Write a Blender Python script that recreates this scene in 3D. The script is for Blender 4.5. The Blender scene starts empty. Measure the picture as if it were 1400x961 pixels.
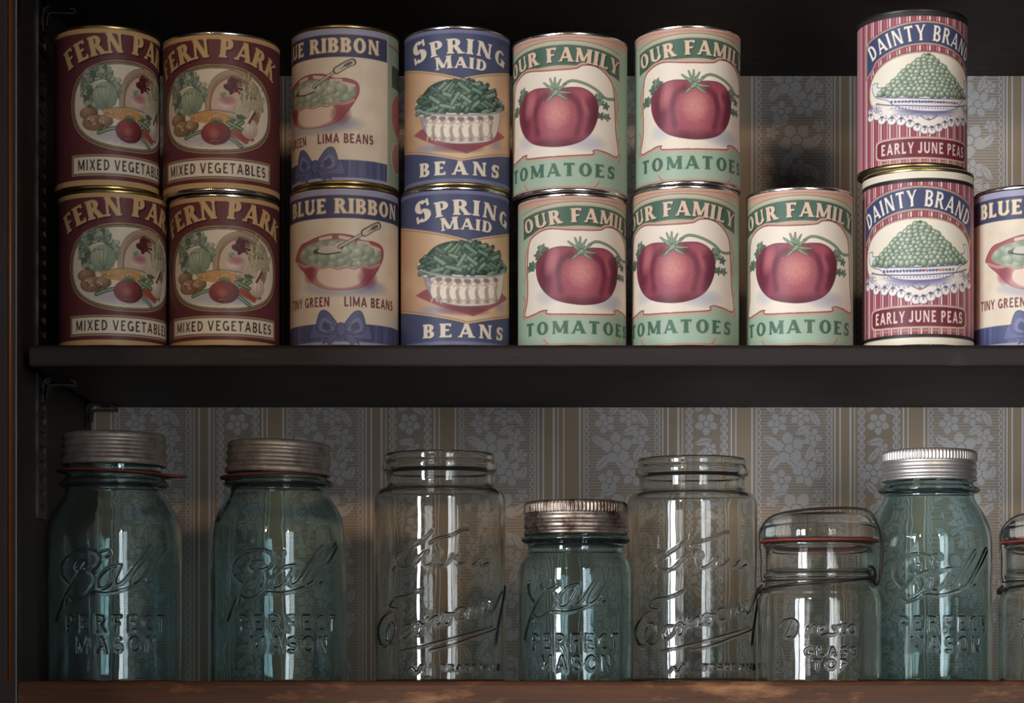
import bpy, bmesh, math, random
import numpy as np
from mathutils import Vector, Matrix
C = bpy.context.scene.collection
R = math.radians
# ------------------------------------------------------------------ scale: 1 unit of the layout = 0.55 mm; the eye is 3000 units from the cans' axes
U = 0.00055; EYE = 1.45; DEP = 3000.0
def W(x, y, z): return Vector((x*U, y*U, EYE+z*U))          # layout units (z from eye level) -> metres

# ------------------------------------------------------------------ camera, sky, lamps, exposure
sc = bpy.context.scene
cd = bpy.data.cameras.new('camera'); cam = bpy.data.objects.new('camera', cd); C.objects.link(cam)
cam.location = W(0, 0, 0); cam.rotation_euler = (R(90), 0, 0)
cd.sensor_width = 36; cd.lens = 36*3000/1400; cd.shift_y = (880-480.5)/1400; cd.clip_start = .05; cd.clip_end = 50
sc.camera = cam
sc.view_settings.view_transform = 'Standard'; sc.view_settings.look = 'None'; sc.view_settings.gamma = 1; sc.view_settings.use_curve_mapping = False
sc.view_settings.exposure = 0.0
sc.cycles.max_bounces = 24; sc.cycles.transmission_bounces = 20; sc.cycles.transparent_max_bounces = 16; sc.cycles.glossy_bounces = 8; sc.cycles.diffuse_bounces = 4
sc.cycles.use_denoising = True; sc.cycles.sample_clamp_indirect = 4; sc.cycles.blur_glossy = .3
wd = bpy.data.worlds.new('room_light'); sc.world = wd; wd.use_nodes = True
wd.node_tree.nodes['Background'].inputs[0].default_value = (.80, .86, 1, 1); wd.node_tree.nodes['Background'].inputs[1].default_value = .03
def aim(o, to):
    o.rotation_euler = (Vector(to)-o.location).to_track_quat('-Z', 'Y').to_euler()
def window_light(az, dist, up, w, h, power, col=(.86, .93, 1.0), name='daylight'):
    """daylight through one tall pane of the room's windows, az degrees to the side of the shelf's normal"""
    L = bpy.data.lights.new(name, 'AREA'); L.shape = 'RECTANGLE'; L.size = w; L.size_y = h; L.energy = power; L.color = col
    o = bpy.data.objects.new(name, L); C.objects.link(o)
    c = W(0, 3000, 300); o.location = c+Vector((math.sin(R(az))*dist, -math.cos(R(az))*dist, up)); aim(o, c+Vector((0, 0, up*.5)))
window_light(-46.5, 3.2, .10, .46, 1.7, 50); window_light(-36, 3.2, .10, .46, 1.7, 74)
window_light(18, 3.4, .10, .38, 1.7, 21); window_light(26, 3.4, .10, .42, 1.7, 10)
def bulb_light(az, dist, up, power, rad=.03):
    L = bpy.data.lights.new('pendant bulb', 'POINT'); L.shadow_soft_size = rad; L.energy = power; L.color = (1, .66, .36)
    o = bpy.data.objects.new('pendant bulb', L); C.objects.link(o); c = W(0, 3000, 300); o.location = c+Vector((math.sin(R(az))*dist, -math.cos(R(az))*dist, up))
bulb_light(-21, 2.3, .66, 24, .06); bulb_light(17, 2.3, .66, 24, .06)
# ---------------------------------------------------------------- print artwork (drawn from code, stored per vertex)
R0, H0 = 73.0, 218.0                      # nominal can radius / height in units
class Canvas:
    """small painter: u = arc length from the label's middle, v = distance below the can's top"""
    def __init__(s, u0, u1, v1, sc, col=(0, 0, 0), ch=3):
        s.u0, s.u1, s.v1, s.sc = u0, u1, v1, sc
        s.w, s.h = int((u1-u0)*sc), int(v1*sc)
        s.a = np.zeros((s.h, s.w, ch), np.float32); s.a[:] = col
    def px(s, p):
        p = np.asarray(p, np.float32).reshape(-1, 2)
        return np.stack([(p[:, 0]-s.u0)*s.sc, p[:, 1]*s.sc], 1)
    def box(s, q, m):
        x0, y0 = np.floor(q.min(0)-m).astype(int); x1, y1 = np.ceil(q.max(0)+m).astype(int)
        return max(x0, 0), max(y0, 0), min(x1, s.w), min(y1, s.h)
    def put(s, b, m, col):
        x0, y0, x1, y1 = b
        t = s.a[y0:y1, x0:x1]
        if callable(col):
            U, V = np.meshgrid((np.arange(x0, x1)+.5)/s.sc+s.u0, (np.arange(y0, y1)+.5)/s.sc)
            col = col(U, V)
        t += (np.asarray(col, np.float32)-t)*m[..., None]
    def pmask(s, pts):
        q = s.px(pts); b = s.box(q, 1); x0, y0, x1, y1 = b
        if x1 <= x0 or y1 <= y0: return b, None
        X = np.arange(x0, x1)+.5; Y = np.arange(y0, y1)+.5
        m = np.zeros((len(Y), len(X)), bool)
        r = np.roll(q, -1, 0)
        for (ax, ay), (bx, by) in zip(q, r):
            if ay == by: continue
            lo, hi = min(ay, by), max(ay, by)
            i0, i1 = np.searchsorted(Y, lo), np.searchsorted(Y, hi)
            if i1 <= i0: continue
            xs = ax+(Y[i0:i1]-ay)*(bx-ax)/(by-ay)
            m[i0:i1] ^= X[None] >= xs[:, None]
        return b, m.astype(np.float32)
    def poly(s, pts, col, al=1.0):
        b, m = s.pmask(pts)
        if m is not None: s.put(b, m*al, col)
    def ell(s, c, r, col, rot=0, al=1.0, n=40, e=2.0):
        s.poly(ellpts(c, r, rot, n, e), col, al)
    def line(s, pts, wd, col, al=1.0, wd2=None):
        q = s.px(pts); b = s.box(q, wd*s.sc+2); x0, y0, x1, y1 = b
        if x1 <= x0 or y1 <= y0: return
        X, Y = np.meshgrid(np.arange(x0, x1)+.5, np.arange(y0, y1)+.5)
        m = np.zeros(X.shape, np.float32); n = len(q)-1
        for i in range(n):
            (ax, ay), (bx, by) = q[i], q[i+1]
            dx, dy = bx-ax, by-ay; L = dx*dx+dy*dy+1e-9
            t = np.clip(((X-ax)*dx+(Y-ay)*dy)/L, 0, 1)
            d = np.hypot(X-ax-t*dx, Y-ay-t*dy)
            w = wd if wd2 is None else wd+(wd2-wd)*(i+.5)/n
            m = np.maximum(m, np.clip(w*s.sc/2-d+.5, 0, 1))
        s.put(b, m*al, col)
    def blob(s, c, r, col, al=1.0, rot=0):
        """soft round tint"""
        q = ellpts(c, r, rot, 24)
        p = s.px(q); b = s.box(p, 1); x0, y0, x1, y1 = b
        if x1 <= x0 or y1 <= y0: return
        U, V = np.meshgrid((np.arange(x0, x1)+.5)/s.sc+s.u0-c[0], (np.arange(y0, y1)+.5)/s.sc-c[1])
        ca, sa = math.cos(rot), math.sin(rot)
        d = ((U*ca+V*sa)/r[0])**2+((-U*sa+V*ca)/r[1])**2
        s.put(b, np.clip(1-d, 0, 1)*al, col)
    def sample(s, u, v):
        """box-filtered look-up at grid columns u, rows v"""
        a = s.a
        k = np.zeros_like(a)
        for dy in (-1, 0, 1):
            for dx in (-1, 0, 1):
                k += np.roll(np.roll(a, dy, 0), dx, 1)
        a = k/9
        x = np.clip((u-s.u0)*s.sc-.5, 0, s.w-1.001); y = np.clip(v*s.sc-.5, 0, s.h-1.001)
        xi, yi = x.astype(int), y.astype(int); fx, fy = (x-xi)[None, :, None], (y-yi)[:, None, None]
        g = lambda j, i: a[j][:, i]
        return (g(yi, xi)*(1-fx)+g(yi, xi+1)*fx)*(1-fy)+(g(yi+1, xi)*(1-fx)+g(yi+1, xi+1)*fx)*fy

def ellpts(c, r, rot=0, n=40, e=2.0):
    t = np.linspace(0, 2*math.pi, n, endpoint=False)
    x = np.sign(np.cos(t))*np.abs(np.cos(t))**(2/e)*r[0]; y = np.sign(np.sin(t))*np.abs(np.sin(t))**(2/e)*r[1]
    ca, sa = math.cos(rot), math.sin(rot)
    return np.stack([c[0]+x*ca-y*sa, c[1]+x*sa+y*ca], 1)

def smooth(p, n=8, closed=False):
    p = np.asarray(p, float); m = len(p); out = []
    rng_ = range(m) if closed else range(m-1)
    for i in rng_:
        g = lambda k: p[k % m] if closed else p[min(max(k, 0), m-1)]
        a, b, c, d = g(i-1), g(i), g(i+1), g(i+2)
        for t in np.linspace(0, 1, n, endpoint=False):
            out.append(.5*(2*b+(c-a)*t+(2*a-5*b+4*c-d)*t*t+(3*b-a-3*c+d)*t**3))
    if not closed: out.append(p[-1])
    return np.array(out)

# ---- lettering: every glyph is built from stems, bars, diagonals and bowls; one table serves plain and serifed faces
class Face:
    def __init__(s, th=.2, tn=.2, sl=0, sh=.1, wd=1.0): s.th, s.tn, s.sl, s.sh, s.wd = th, tn, sl, sh, wd
    def glyph(s, ch):
        P = []; th, tn, sl, sh = s.th, s.tn, s.sl, s.sh
        def rect(x0, y0, x1, y1):
            k = 4
            P.append([(x0+(x1-x0)*i/k, y0) for i in range(k+1)]+[(x1, y0+(y1-y0)*i/k) for i in range(1, k+1)]+[(x1-(x1-x0)*i/k, y1) for i in range(1, k+1)]+[(x0, y1-(y1-y0)*i/k) for i in range(1, k)])
        def V(x, y0=0, y1=1, w=None, se=(1, 1)):
            w = w or th; rect(x-w/2, y0, x+w/2, y1)
            if sl:
                if se[0]: rect(x-w/2-sl, y0, x+w/2+sl, y0+sh)
                if se[1]: rect(x-w/2-sl, y1-sh, x+w/2+sl, y1)
        def Hb(y, x0, x1, w=None, tip=0):
            w = w or tn; rect(x0, y-w/2, x1, y+w/2)
            if sl and tip:
                a, b = sorted((y-tip*w/2, y+tip*(w/2+sl*1.5))); rect(x1-sh, a, x1, b)
        def D(x0, y0, x1, y1, w=None, se=(0, 0)):
            w = w or th; k = 4
            L = [(x0-w/2+(x1-x0)*i/k, y0+(y1-y0)*i/k) for i in range(k+1)]; Rr = [(x0+w/2+(x1-x0)*i/k, y0+(y1-y0)*i/k) for i in range(k+1)]
            P.append(L+Rr[::-1])
            if sl:
                if se[0]: rect(x0-w/2-sl, y0, x0+w/2+sl, y0+(sh if y0 < .5 else -sh))
                if se[1]: rect(x1-w/2-sl, y1, x1+w/2+sl, y1+(sh if y1 < .5 else -sh))
        def A(cx, cy, rx, ry, a0, a1, wx=None, wy=None):
            wx, wy = wx or th, wy or tn; t = np.radians(np.linspace(a0, a1, max(6, int(abs(a1-a0)/12))))
            o = [(cx+rx*math.cos(k), cy+ry*math.sin(k)) for k in t]; i = [(cx+(rx-wx)*math.cos(k), cy+(ry-wy)*math.sin(k)) for k in t]
            P.append(o+i[::-1])
        h = th/2; w = .7
        if ch == 'A': w = .84; D(.1, 0, .42, 1, tn, (1, 0)); D(.74, 0, .42, 1, th, (1, 0)); Hb(.3, .2, .66)
        elif ch == 'B': V(.16); A(.36, .74, .3, .26, -90, 90); A(.36, .26, .34, .29, -90, 90); Hb(1-tn/2, .16, .37); Hb(.5, .16, .37); Hb(tn/2, .16, .37)
        elif ch == 'C': A(.42, .5, .38, .5, 50, 310)
        elif ch == 'D': w = .8; V(.16); A(.34, .5, .42, .5, -90, 90); Hb(1-tn/2, .16, .35); Hb(tn/2, .16, .35)
        elif ch == 'E': w = .68; V(.16); Hb(1-tn/2, .16, .62, tip=-1); Hb(.52, .16, .5); Hb(tn/2, .16, .64, tip=1)
        elif ch == 'F': w = .64; V(.16); Hb(1-tn/2, .16, .62, tip=-1); Hb(.5, .16, .5)
        elif ch == 'G': w = .84; A(.44, .5, .4, .5, 48, 330); V(.72, 0.02, .46, th, (0, 1)); Hb(.43, .5, .74)
        elif ch == 'H': w = .84; V(.16); V(.68); Hb(.5, .16, .68)
        elif ch == 'I': w = .32; V(.16)
        elif ch == 'J': w = .5; V(.34, .25, 1, se=(0, 1)); A(.17, .25, .17+h, .25, 180, 360)
        elif ch == 'K': w = .78; V(.16); D(.2, .42, .66, 1, tn, (0, 1)); D(.66, 0, .34, .58, th, (1, 0))
        elif ch == 'L': w = .62; V(.16); Hb(tn/2, .16, .6, tip=1)
        elif ch == 'M': w = 1.0; V(.13, w=tn); V(.87); D(.5, .1, .15, 1, th); D(.5, .1, .85, 1, tn)
        elif ch == 'N': w = .86; V(.14, w=tn); V(.72, w=tn); D(.7, .0, .16, 1, th)
        elif ch == 'O': w = .88; A(.44, .5, .42, .52, 0, 360)
        elif ch == 'P': w = .68; V(.16); A(.36, .71, .3, .29, -90, 90); Hb(1-tn/2, .16, .37); Hb(.42+tn/2, .16, .37)
        elif ch == 'R': w = .78; V(.16); A(.36, .73, .3, .27, -90, 90); Hb(1-tn/2, .16, .37); Hb(.46+tn/2, .16, .37); D(.68, 0, .4, .5, th, (1, 0))
        elif ch == 'S':
            w = .66; ry = .27+tn/4
            A(.33, 1-ry, .29, ry, 30, 270); A(.33, ry, .31, ry, -150, 90)
            if sl: rect(.54, .66, .54+sh, .98); rect(.03, .02, .03+sh, .34)
        elif ch == 'T': w = .74; V(.37, se=(1, 0)); Hb(1-tn/2, .03, .71, tip=-1); (sl and rect(.03, 1-tn-sl*1.5, .03+sh, 1))
        elif ch == 'U': w = .82; V(.15, .3, 1, se=(0, 1)); V(.67, .3, 1, tn, (0, 1)); A(.41, .32, .26+h, .32, 180, 360)
        elif ch == 'V': w = .8; D(.4, 0, .1, 1, th, (0, 1)); D(.4, 0, .7, 1, tn, (0, 1))
        elif ch == 'X': w = .74; D(.64, 0, .1, 1, th, (1, 1)); D(.1, 0, .64, 1, tn, (1, 1))
        elif ch == 'Y': w = .78; V(.39, 0, .5, se=(1, 0)); D(.39, .42, .1, 1, th, (0, 1)); D(.39, .42, .68, 1, tn, (0, 1))
        return [[(x*s.wd, y) for x, y in p] for p in P], w*s.wd
def text(cv, s, face, fit, h, col, gap=.1, arc=None, shadow=None, edge=None, sizes=None):
    """fit = (u0, u1, v baseline at the middle); arc = radius of the baseline circle (letters fan out), None = straight"""
    G = []; x = 0
    for i, c in enumerate(s):
        if c == ' ': x += .42*face.wd; continue
        k = (sizes or {}).get(i, 1.0)
        g, w = face.glyph(c); G.append((x, k, g, w*k)); x += w*k+gap
    tot = x-gap; u0, u1, v = fit; sx = (u1-u0)/tot; um = (u0+u1)/2
    def place(gx, gy, x, w, k):
        if arc is None: return um+(x+gx*k-tot/2)*sx, v-gy*h*k
        c = (x+w/2-tot/2)*sx; a = c/arc; dx = (gx*k-w/2)*sx; dy = gy*h*k
        return um+(arc+dy)*math.sin(a)+dx*math.cos(a), v+arc-(arc+dy)*math.cos(a)+dx*math.sin(a)
    polys = [[place(gx, gy, x, w, k) for gx, gy in p] for x, k, g, w in G for p in g]
    if shadow:
        (dx, dy), sc = shadow
        for t in (.4, .7, 1.0):
            for p in polys: cv.poly([(a+dx*t, b+dy*t) for a, b in p], sc)
    if edge:
        for p in polys: cv.line(list(p)+[p[0]], edge[0]*2, edge[1])
    for p in polys: cv.poly(p, col)

def conv(cx, R, zt, zb, ox, oy, sc):
    """measured picture position on a can -> (u, v) on its unrolled label"""
    def f(pts):
        out = []
        for x, y in pts:
            X, Y = ox+x/sc, oy+y/sc
            t = math.asin(max(-.985, min(.985, (X-cx)/R)))
            z = (880-Y)*(3000-R*math.cos(t))/3000
            out.append((t*R0, (zt-z)/(zt-zb)*H0))
        return out
    return f
rgb = lambda *c: np.array(c, np.float32)
def ball(c, r, lit, dark):
    """printed round fruit: lighter towards its upper left"""
    lit, dark = rgb(*lit), rgb(*dark)
    return lambda U, V: dark+(lit-dark)*np.clip(1.05-np.hypot(U-c[0]+r*.3, V-c[1]+r*.35)/(r*1.25), 0, 1)[..., None]
HALF = math.radians(125)*R0
def fern_art():
    rd = random.Random(3); c = Canvas(-HALF, HALF, H0, 3, (108, 44, 54)); f = conv(307, 75, 601, 393, 60, 250, 4.0)
    one = lambda x, y: f([(x, y)])[0]
    tan, tan2 = (208, 164, 104), (188, 150, 112)
    c.poly([(-HALF, 5), (HALF, 5), (HALF, 11.5), (-HALF, 11.5)], tan); c.poly([(-HALF, 205), (HALF, 205), (HALF, 218), (-HALF, 218)], tan)
    c.poly([(-HALF, 204), (HALF, 204), (HALF, 205.2), (-HALF, 205.2)], (70, 22, 30))
    o = (-1, 106)
    for r, k in (((84, 60.5), tan2), ((82.4, 59), (62, 66, 50)), ((80.6, 57.4), tan2), ((79.4, 56.2), (70, 78, 62)), ((78.2, 55), (226, 214, 196))):
        c.ell(o, r, k, e=2.35, n=90)
    c.blob((0, 146), (60, 12), (160, 160, 190), .8); c.blob((-55, 100), (14, 50), (196, 180, 150), .5)
    # basket with its arched handle
    bx = one(1085, 440)
    c.ell(bx, (40, 46), (176, 146, 116)); c.ell((bx[0], bx[1]+2), (34, 40), (150, 118, 96)); c.ell((bx[0]-4, bx[1]+3), (27, 36), (206, 180, 160))
    for k in range(40):
        a = rd.uniform(-1.2, 1.3); c.line([(bx[0]+34*math.cos(a), bx[1]+42*math.sin(a)), (bx[0]+39*math.cos(a+.1), bx[1]+46*math.sin(a+.1))], .6, (120, 94, 76))
    h = smooth([one(900, 470), one(896, 410), one(915, 375), one(940, 385), one(942, 470)], 8)
    c.line(h, 4.5, (204, 176, 152)); c.line(h, .7, (120, 92, 80))
    h = smooth([one(938, 470), one(950, 370), one(990, 305), one(1060, 275), one(1130, 300), one(1200, 360), one(1222, 470)], 8)
    c.line(h, 6, (92, 74, 58)); c.line(h, 4.8, (192, 164, 132)); c.line(h, .6, (110, 90, 70))
    # celery / fennel
    for k in range(150):
        x, y = rd.gauss(1165, 32), rd.gauss(400, 45); p = one(min(x, 1225), y); L = rd.uniform(3, 8)
        if p[0] > 74 or (p[0] > 50 and p[1] < 74) or p[1] < 62: continue
        c.line([p, (p[0]+rd.uniform(-3, 3), p[1]-L)], rd.uniform(.8, 2), rd.choice([(172, 176, 140), (140, 142, 108), (206, 204, 170), (110, 104, 80), (190, 180, 140)]))
    for k in range(9):
        p = one(1080+k*16, 500-k*2); q = one(1140+k*12, 420); c.line([p, q], 2.2, (206, 200, 168)); c.line([p, q], .5, (126, 120, 92))
    # cabbage
    cb = one(832, 395)
    for k in range(150):
        a = rd.uniform(0, 6.28); q = rd.uniform(.35, 1)**.6; p = (cb[0]-2+27*q*math.cos(a), cb[1]-2+28*q*math.sin(a))
        c.ell(p, (rd.uniform(3, 6), rd.uniform(2.5, 5)), rd.choice([(118, 140, 120), (150, 168, 144), (92, 112, 98), (168, 182, 156), (134, 152, 134)]), rot=a)
        c.line(ellpts(p, (4, 3.4), a, 9)[:6], .55, (58, 74, 66))
    hd = one(850, 430); c.ell(hd, (17, 18.5), ball(hd, 18, (186, 198, 168), (120, 142, 120)))
    for a in (-.9, -.4, .1, .6, 1.1): c.line(smooth([(hd[0]+2, hd[1]+17), (hd[0]+9*math.sin(a), hd[1]), (hd[0]+15*math.sin(a), hd[1]-14)], 6), .7, (96, 122, 100))
    c.line(smooth([one(800, 360), one(850, 345), one(910, 385)], 6), 1.2, (70, 92, 78)); c.line(smooth([one(795, 410), one(812, 390), one(850, 385)], 6), .8, (70, 92, 78))
    # peppers, turnip
    p = one(1072, 348)
    for k in range(26):
        a = rd.uniform(0, 6.28); c.ell((p[0]+7*math.cos(a)*rd.random(), p[1]+9*math.sin(a)*rd.random()), (5, 3), rd.choice([(104, 30, 42), (78, 22, 34), (128, 44, 52)]), rot=a)
    for k in range(14):
        a = rd.uniform(-1.6, .9); c.line([p, (p[0]+15*math.cos(a), p[1]+14*math.sin(a))], .9, (84, 26, 38))
    t = one(1045, 445); c.ell(t, (13, 12), ball(t, 12, (236, 222, 210), (196, 160, 156))); c.blob((t[0], t[1]-6), (13, 8), (170, 80, 92), .8)
    for k in range(8): a = -1.57+rd.uniform(-1, 1); c.line([(t[0]-4, t[1]-7), (t[0]-4+8*math.cos(a), t[1]-7+9*math.sin(a))], 2, rd.choice([(96, 134, 108), (120, 158, 130)]))
    # potatoes
    for x, y, r in ((775, 530, (13, 8)), (800, 575, (17, 10.5)), (850, 560, (11, 8))):
        q = one(x, y); c.ell(q, r, ball(q, r[0], (192, 152, 116), (122, 84, 60))); c.line(ellpts(q, r), .5, (80, 54, 42))
    for k in range(9): c.ell(one(rd.uniform(775, 860), rd.uniform(550, 595)), (1.5, 1.2), rd.choice([(226, 200, 170), (96, 64, 50)]))
    # corn
    cr = one(965, 515); c.ell(cr, (32, 8.5), (214, 160, 92), rot=.05)
    for k in range(6):
        c.line(smooth([(cr[0]-31, cr[1]), (cr[0], cr[1]-7+k*2.7), (cr[0]+31, cr[1]+1)], 8), .6, (176, 116, 64))
    for k in range(80): c.ell((cr[0]+rd.uniform(-26, 24), cr[1]+rd.uniform(-5, 5)), (1, .7), rd.choice([(236, 190, 124), (198, 138, 76)]))
    c.line(smooth([(cr[0]-26, cr[1]-6), (cr[0], cr[1]-10), (cr[0]+30, cr[1]-7)], 8), 1.4, (110, 126, 92))
    for k in range(26):
        p = one(rd.uniform(1060, 1135), rd.uniform(500, 560)); c.ell(p, (4, 2.4), rd.choice([(126, 146, 112), (168, 178, 140), (84, 106, 84)]), rot=rd.uniform(-1, 1))
    # carrots, garlic, pods
    for x0, y0, x1, y1 in ((1060, 580, 1150, 630), (1075, 600, 1145, 640), (1100, 580, 1175, 625)):
        c.line([one(x0, y0), one(x1, y1)], 9, (176, 84, 66), wd2=4); c.line([one(x0, y0-8), one(x1, y1-4)], .7, (120, 50, 44))
    g = one(1162, 570); c.ell(g, (13, 14), ball(g, 13, (238, 226, 208), (190, 170, 150))); c.line([(g[0], g[1]-12), (g[0]+4, g[1]-24)], 3.5, (224, 208, 186))
    for a in (-7, 0, 7): c.line(smooth([(g[0]+1, g[1]-13), (g[0]+a, g[1]), (g[0]+a*.5, g[1]+12)], 6), .5, (150, 126, 110))
    c.line(smooth([one(1160, 540), one(1180, 500), one(1190, 485)], 5), 3, (112, 62, 50))
    for pts in ([(820, 625), (870, 600), (915, 588)], [(1030, 590), (1090, 560), (1128, 538)], [(1060, 620), (1095, 645), (1120, 668)], [(1050, 540), (1090, 560), (1120, 575)]):
        s_ = smooth([one(*q) for q in pts], 8); c.line(s_, 5.4, (54, 80, 64)); c.line(s_, 3.4, (112, 144, 112)); c.line(s_, .7, (190, 204, 166))
    t = one(985, 598); c.ell(t, (20, 16), ball(t, 19, (168, 62, 64), (104, 26, 40))); c.blob((t[0]-2, t[1]+1), (8, 8), (208, 120, 96), .6)
    for k in range(9): a = -1.57+(k-4)*.33; c.line([(t[0], t[1]-13), (t[0]+9*math.cos(a), t[1]-13+8*math.sin(a))], 1.3, (72, 100, 76))
    for k in range(30):
        x, y = rd.uniform(860, 1150), rd.uniform(640, 672); p = one(x, y); c.line([p, (p[0]+5, p[1]-1)], .6, (134, 136, 170), .7)
    text(c, 'FERN PARK', Face(.29, .14, .06, .11), (-93, 91, 36), 26.5, (214, 172, 116), gap=.09, arc=185, shadow=((2.0, 2.0), (44, 18, 22)))
    c.poly([(-84, 172), (82, 172), (82, 200), (-84, 200)], tan2); c.poly([(-82, 174), (80, 174), (80, 198), (-82, 198)], (62, 40, 40)); c.poly([(-81, 175), (79, 175), (79, 197), (-81, 197)], (232, 220, 200))
    text(c, 'MIXED VEGETABLES', Face(.17, .15), (-74, 72, 193), 14, (38, 26, 30), gap=.17)
    return c
def ribbon_art():
    rd = random.Random(5); c = Canvas(-HALF, HALF, H0, 3, (232, 216, 194)); f = conv(471, 74, 613, 393, 385, 245, 4.0)
    one = lambda x, y: f([(x, y)])[0]
    lav, blue = (158, 156, 194), (62, 68, 112)
    for k in range(500): c.blob((rd.uniform(-110, 110), rd.uniform(50, 180)), (12, 12), rd.choice([(238, 224, 204), (224, 206, 184)]), .3)
    c.poly([(-HALF, 0), (HALF, 0), (HALF, 16), (-HALF, 16)], lav)
    c.poly([(-HALF, 14.5), (HALF, 14.5), (HALF, 45), (-HALF, 45)], blue)
    text(c, 'BLUE RIBBON', Face(.25, .13, .05, .1), (-90, 87, 38.5), 19.5, (234, 216, 190), gap=.15, edge=(.7, (176, 136, 92)))
    # bowl
    shd = one(350, 590); c.blob(shd, (66, 15), (140, 146, 186), .9); c.blob((shd[0]+20, shd[1]-4), (40, 12), (140, 146, 186), .7)
    rim = [(85, 460), (85, 430), (110, 370), (150, 345), (190, 325), (250, 305), (320, 300), (390, 310), (440, 335), (500, 342), (545, 370), (552, 420), (535, 470)]
    body = rim+[(500, 530), (455, 580), (400, 600), (320, 606), (240, 600), (180, 575), (135, 520)]
    c.poly(smooth(f(body), 6, True), (176, 88, 98)); c.line(smooth(f(body), 6, True), .9, (120, 44, 60))
    c.ell(one(320, 525), (32, 17), (232, 206, 190)); c.blob(one(310, 530), (44, 26), (236, 208, 192), .9); c.blob(one(470, 540), (16, 16), (150, 56, 74), .8); c.blob(one(160, 520), (12, 16), (150, 56, 74), .8)
    c.poly(smooth(f([(105, 440), (115, 400), (150, 365), (220, 340), (320, 330), (420, 345), (490, 360), (530, 400), (535, 440), (480, 470), (320, 485), (160, 475)]), 6, True), (150, 160, 140))
    for a, b in (((215, 330), (270, 318)), ((420, 345), (470, 350)), ((320, 316), (390, 330)), ((480, 365), (530, 385))): c.line([one(*a), one(*b)], 4.5, (228, 196, 186)); 
    for k in range(75):
        x, y = rd.uniform(125, 520), rd.uniform(360, 470)
        if (x-320)**2/215**2+(y-415)**2/62**2 > 1: continue
        p = one(x, y); r = rd.uniform(5, 9); c.ell(p, (r, r*.72), ball(p, r, rd.choice([(214, 220, 196), (190, 204, 178), (176, 194, 170)]), (128, 146, 128)), rot=rd.uniform(-.5, .5))
    sc_ = f([(90+k*44, 468+18*math.sin(k/10*math.pi)+(8 if k % 2 else -3)) for k in range(11)]); c.line(smooth(sc_, 6), 2.8, (226, 192, 184)); c.line(smooth(sc_, 6), .8, (146, 62, 78))
    # spoon
    c.line(smooth([one(185, 400), one(230, 385), one(300, 385), one(330, 370)], 6), 5, (96, 92, 92)); c.ell(one(262, 390), (16, 6), (206, 202, 194)); c.line(smooth([one(190, 405), one(250, 412), one(320, 400)], 6), 1.6, (50, 44, 48))
    c.line([one(315, 372), one(455, 290)], 4.4, (70, 64, 62)); c.line([one(315, 372), one(455, 290)], 2.8, (206, 194, 178))
    c.line([one(450, 292), one(500, 262), one(525, 252)], 10, (62, 54, 54)); c.line([one(452, 292), one(500, 263), one(522, 254)], 7.6, (212, 200, 184)); c.ell(one(505, 262), (7, 2.6), (120, 108, 100), rot=-.5); c.line([one(470, 285), one(520, 250)], .7, (72, 62, 62))
    for s_, x0, x1 in (('TINY GREEN', -90, -20), ('LIMA BEANS', -1, 78)):
        text(c, s_, Face(.2, .19, wd=.9), (x0, x1, 162), 13, (124, 48, 60), gap=.1)
    # ribbon and bow
    c.poly([(-HALF, 204), (HALF, 204), (HALF, 220), (-HALF, 220)], lav)
    e = f([(60+k*57, 797+rd.uniform(-3, 3)) for k in range(11)])
    v0 = one(325, 790)[1]; v1 = one(325, 890)[1]
    c.poly([(-HALF, v0), (HALF, v0), (HALF, v1), (-HALF, v1)], (74, 84, 136)); c.poly([(-HALF, v1), (HALF, v1), (HALF, 220), (-HALF, 220)], lav)
    for k in range(60):
        u = rd.uniform(-110, 110); c.poly([(u, v0), (u+rd.uniform(1, 5), v0), (u+rd.uniform(1, 5), v1), (u, v1)], rd.choice([(92, 98, 156), (66, 70, 124), (104, 108, 166)]), .5)
    for sg in (-1, 1):
        m = lambda x, y: one(325+sg*x, y)
        tail = [m(10, 825), m(60, 845), m(100, 905), m(75, 892), m(60, 912), m(25, 870)]
        c.poly(tail, (88, 94, 152)); c.line(tail+tail[:1], .8, (54, 58, 106))
        side = [m(60, 790), m(150, 800), m(170, 880), m(70, 870)]; c.poly(side, (96, 102, 160)); c.line(side, .8, (54, 58, 106))
        lp = smooth([m(8, 820), m(45, 755), m(80, 722), m(112, 730), m(132, 800), m(120, 838), m(60, 850)], 6, True)
        c.poly(lp, (92, 102, 154)); c.line(lp, .9, (54, 58, 106)); c.poly(smooth([m(35, 815), m(80, 760), m(110, 775), m(112, 825), m(70, 838)], 6, True), (120, 126, 182)); c.poly(smooth([m(50, 815), m(85, 780), m(100, 815), m(70, 830)], 6, True), (74, 80, 136))
        c.line([m(15, 822), m(70, 790)], .8, (54, 58, 106)); c.line([m(15, 830), m(75, 835)], .8, (54, 58, 106))
    k_ = one(325, 822); c.ell(k_, (6, 9), (90, 96, 154)); c.line(ellpts(k_, (6, 9)), .8, (54, 58, 106))
    # side panel
    ua = math.radians(81)*R0
    c.poly([(ua, 0), (HALF, 0), (HALF, 220), (ua, 220)], (150, 172, 152)); c.line([(ua, 0), (ua, 220)], 1.6, (206, 200, 176))
    c.poly([(ua+11, 46), (ua+60, 46), (ua+60, 76), (ua+11, 76)], (66, 82, 76)); c.line([(ua+4, 20), (ua+60, 24)], 4, (176, 110, 110)); c.ell((ua+30, 112), (20, 28), (178, 96, 100)); c.ell((ua+26, 172), (16, 22), (182, 120, 116)); c.line(ellpts((ua+26, 172), (16, 22)), 1.5, (222, 200, 180))
    ul = -math.radians(96)*R0; c.poly([(-HALF, 0), (ul, 0), (ul, 220), (-HALF, 220)], (150, 172, 152))
    return c
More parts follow.
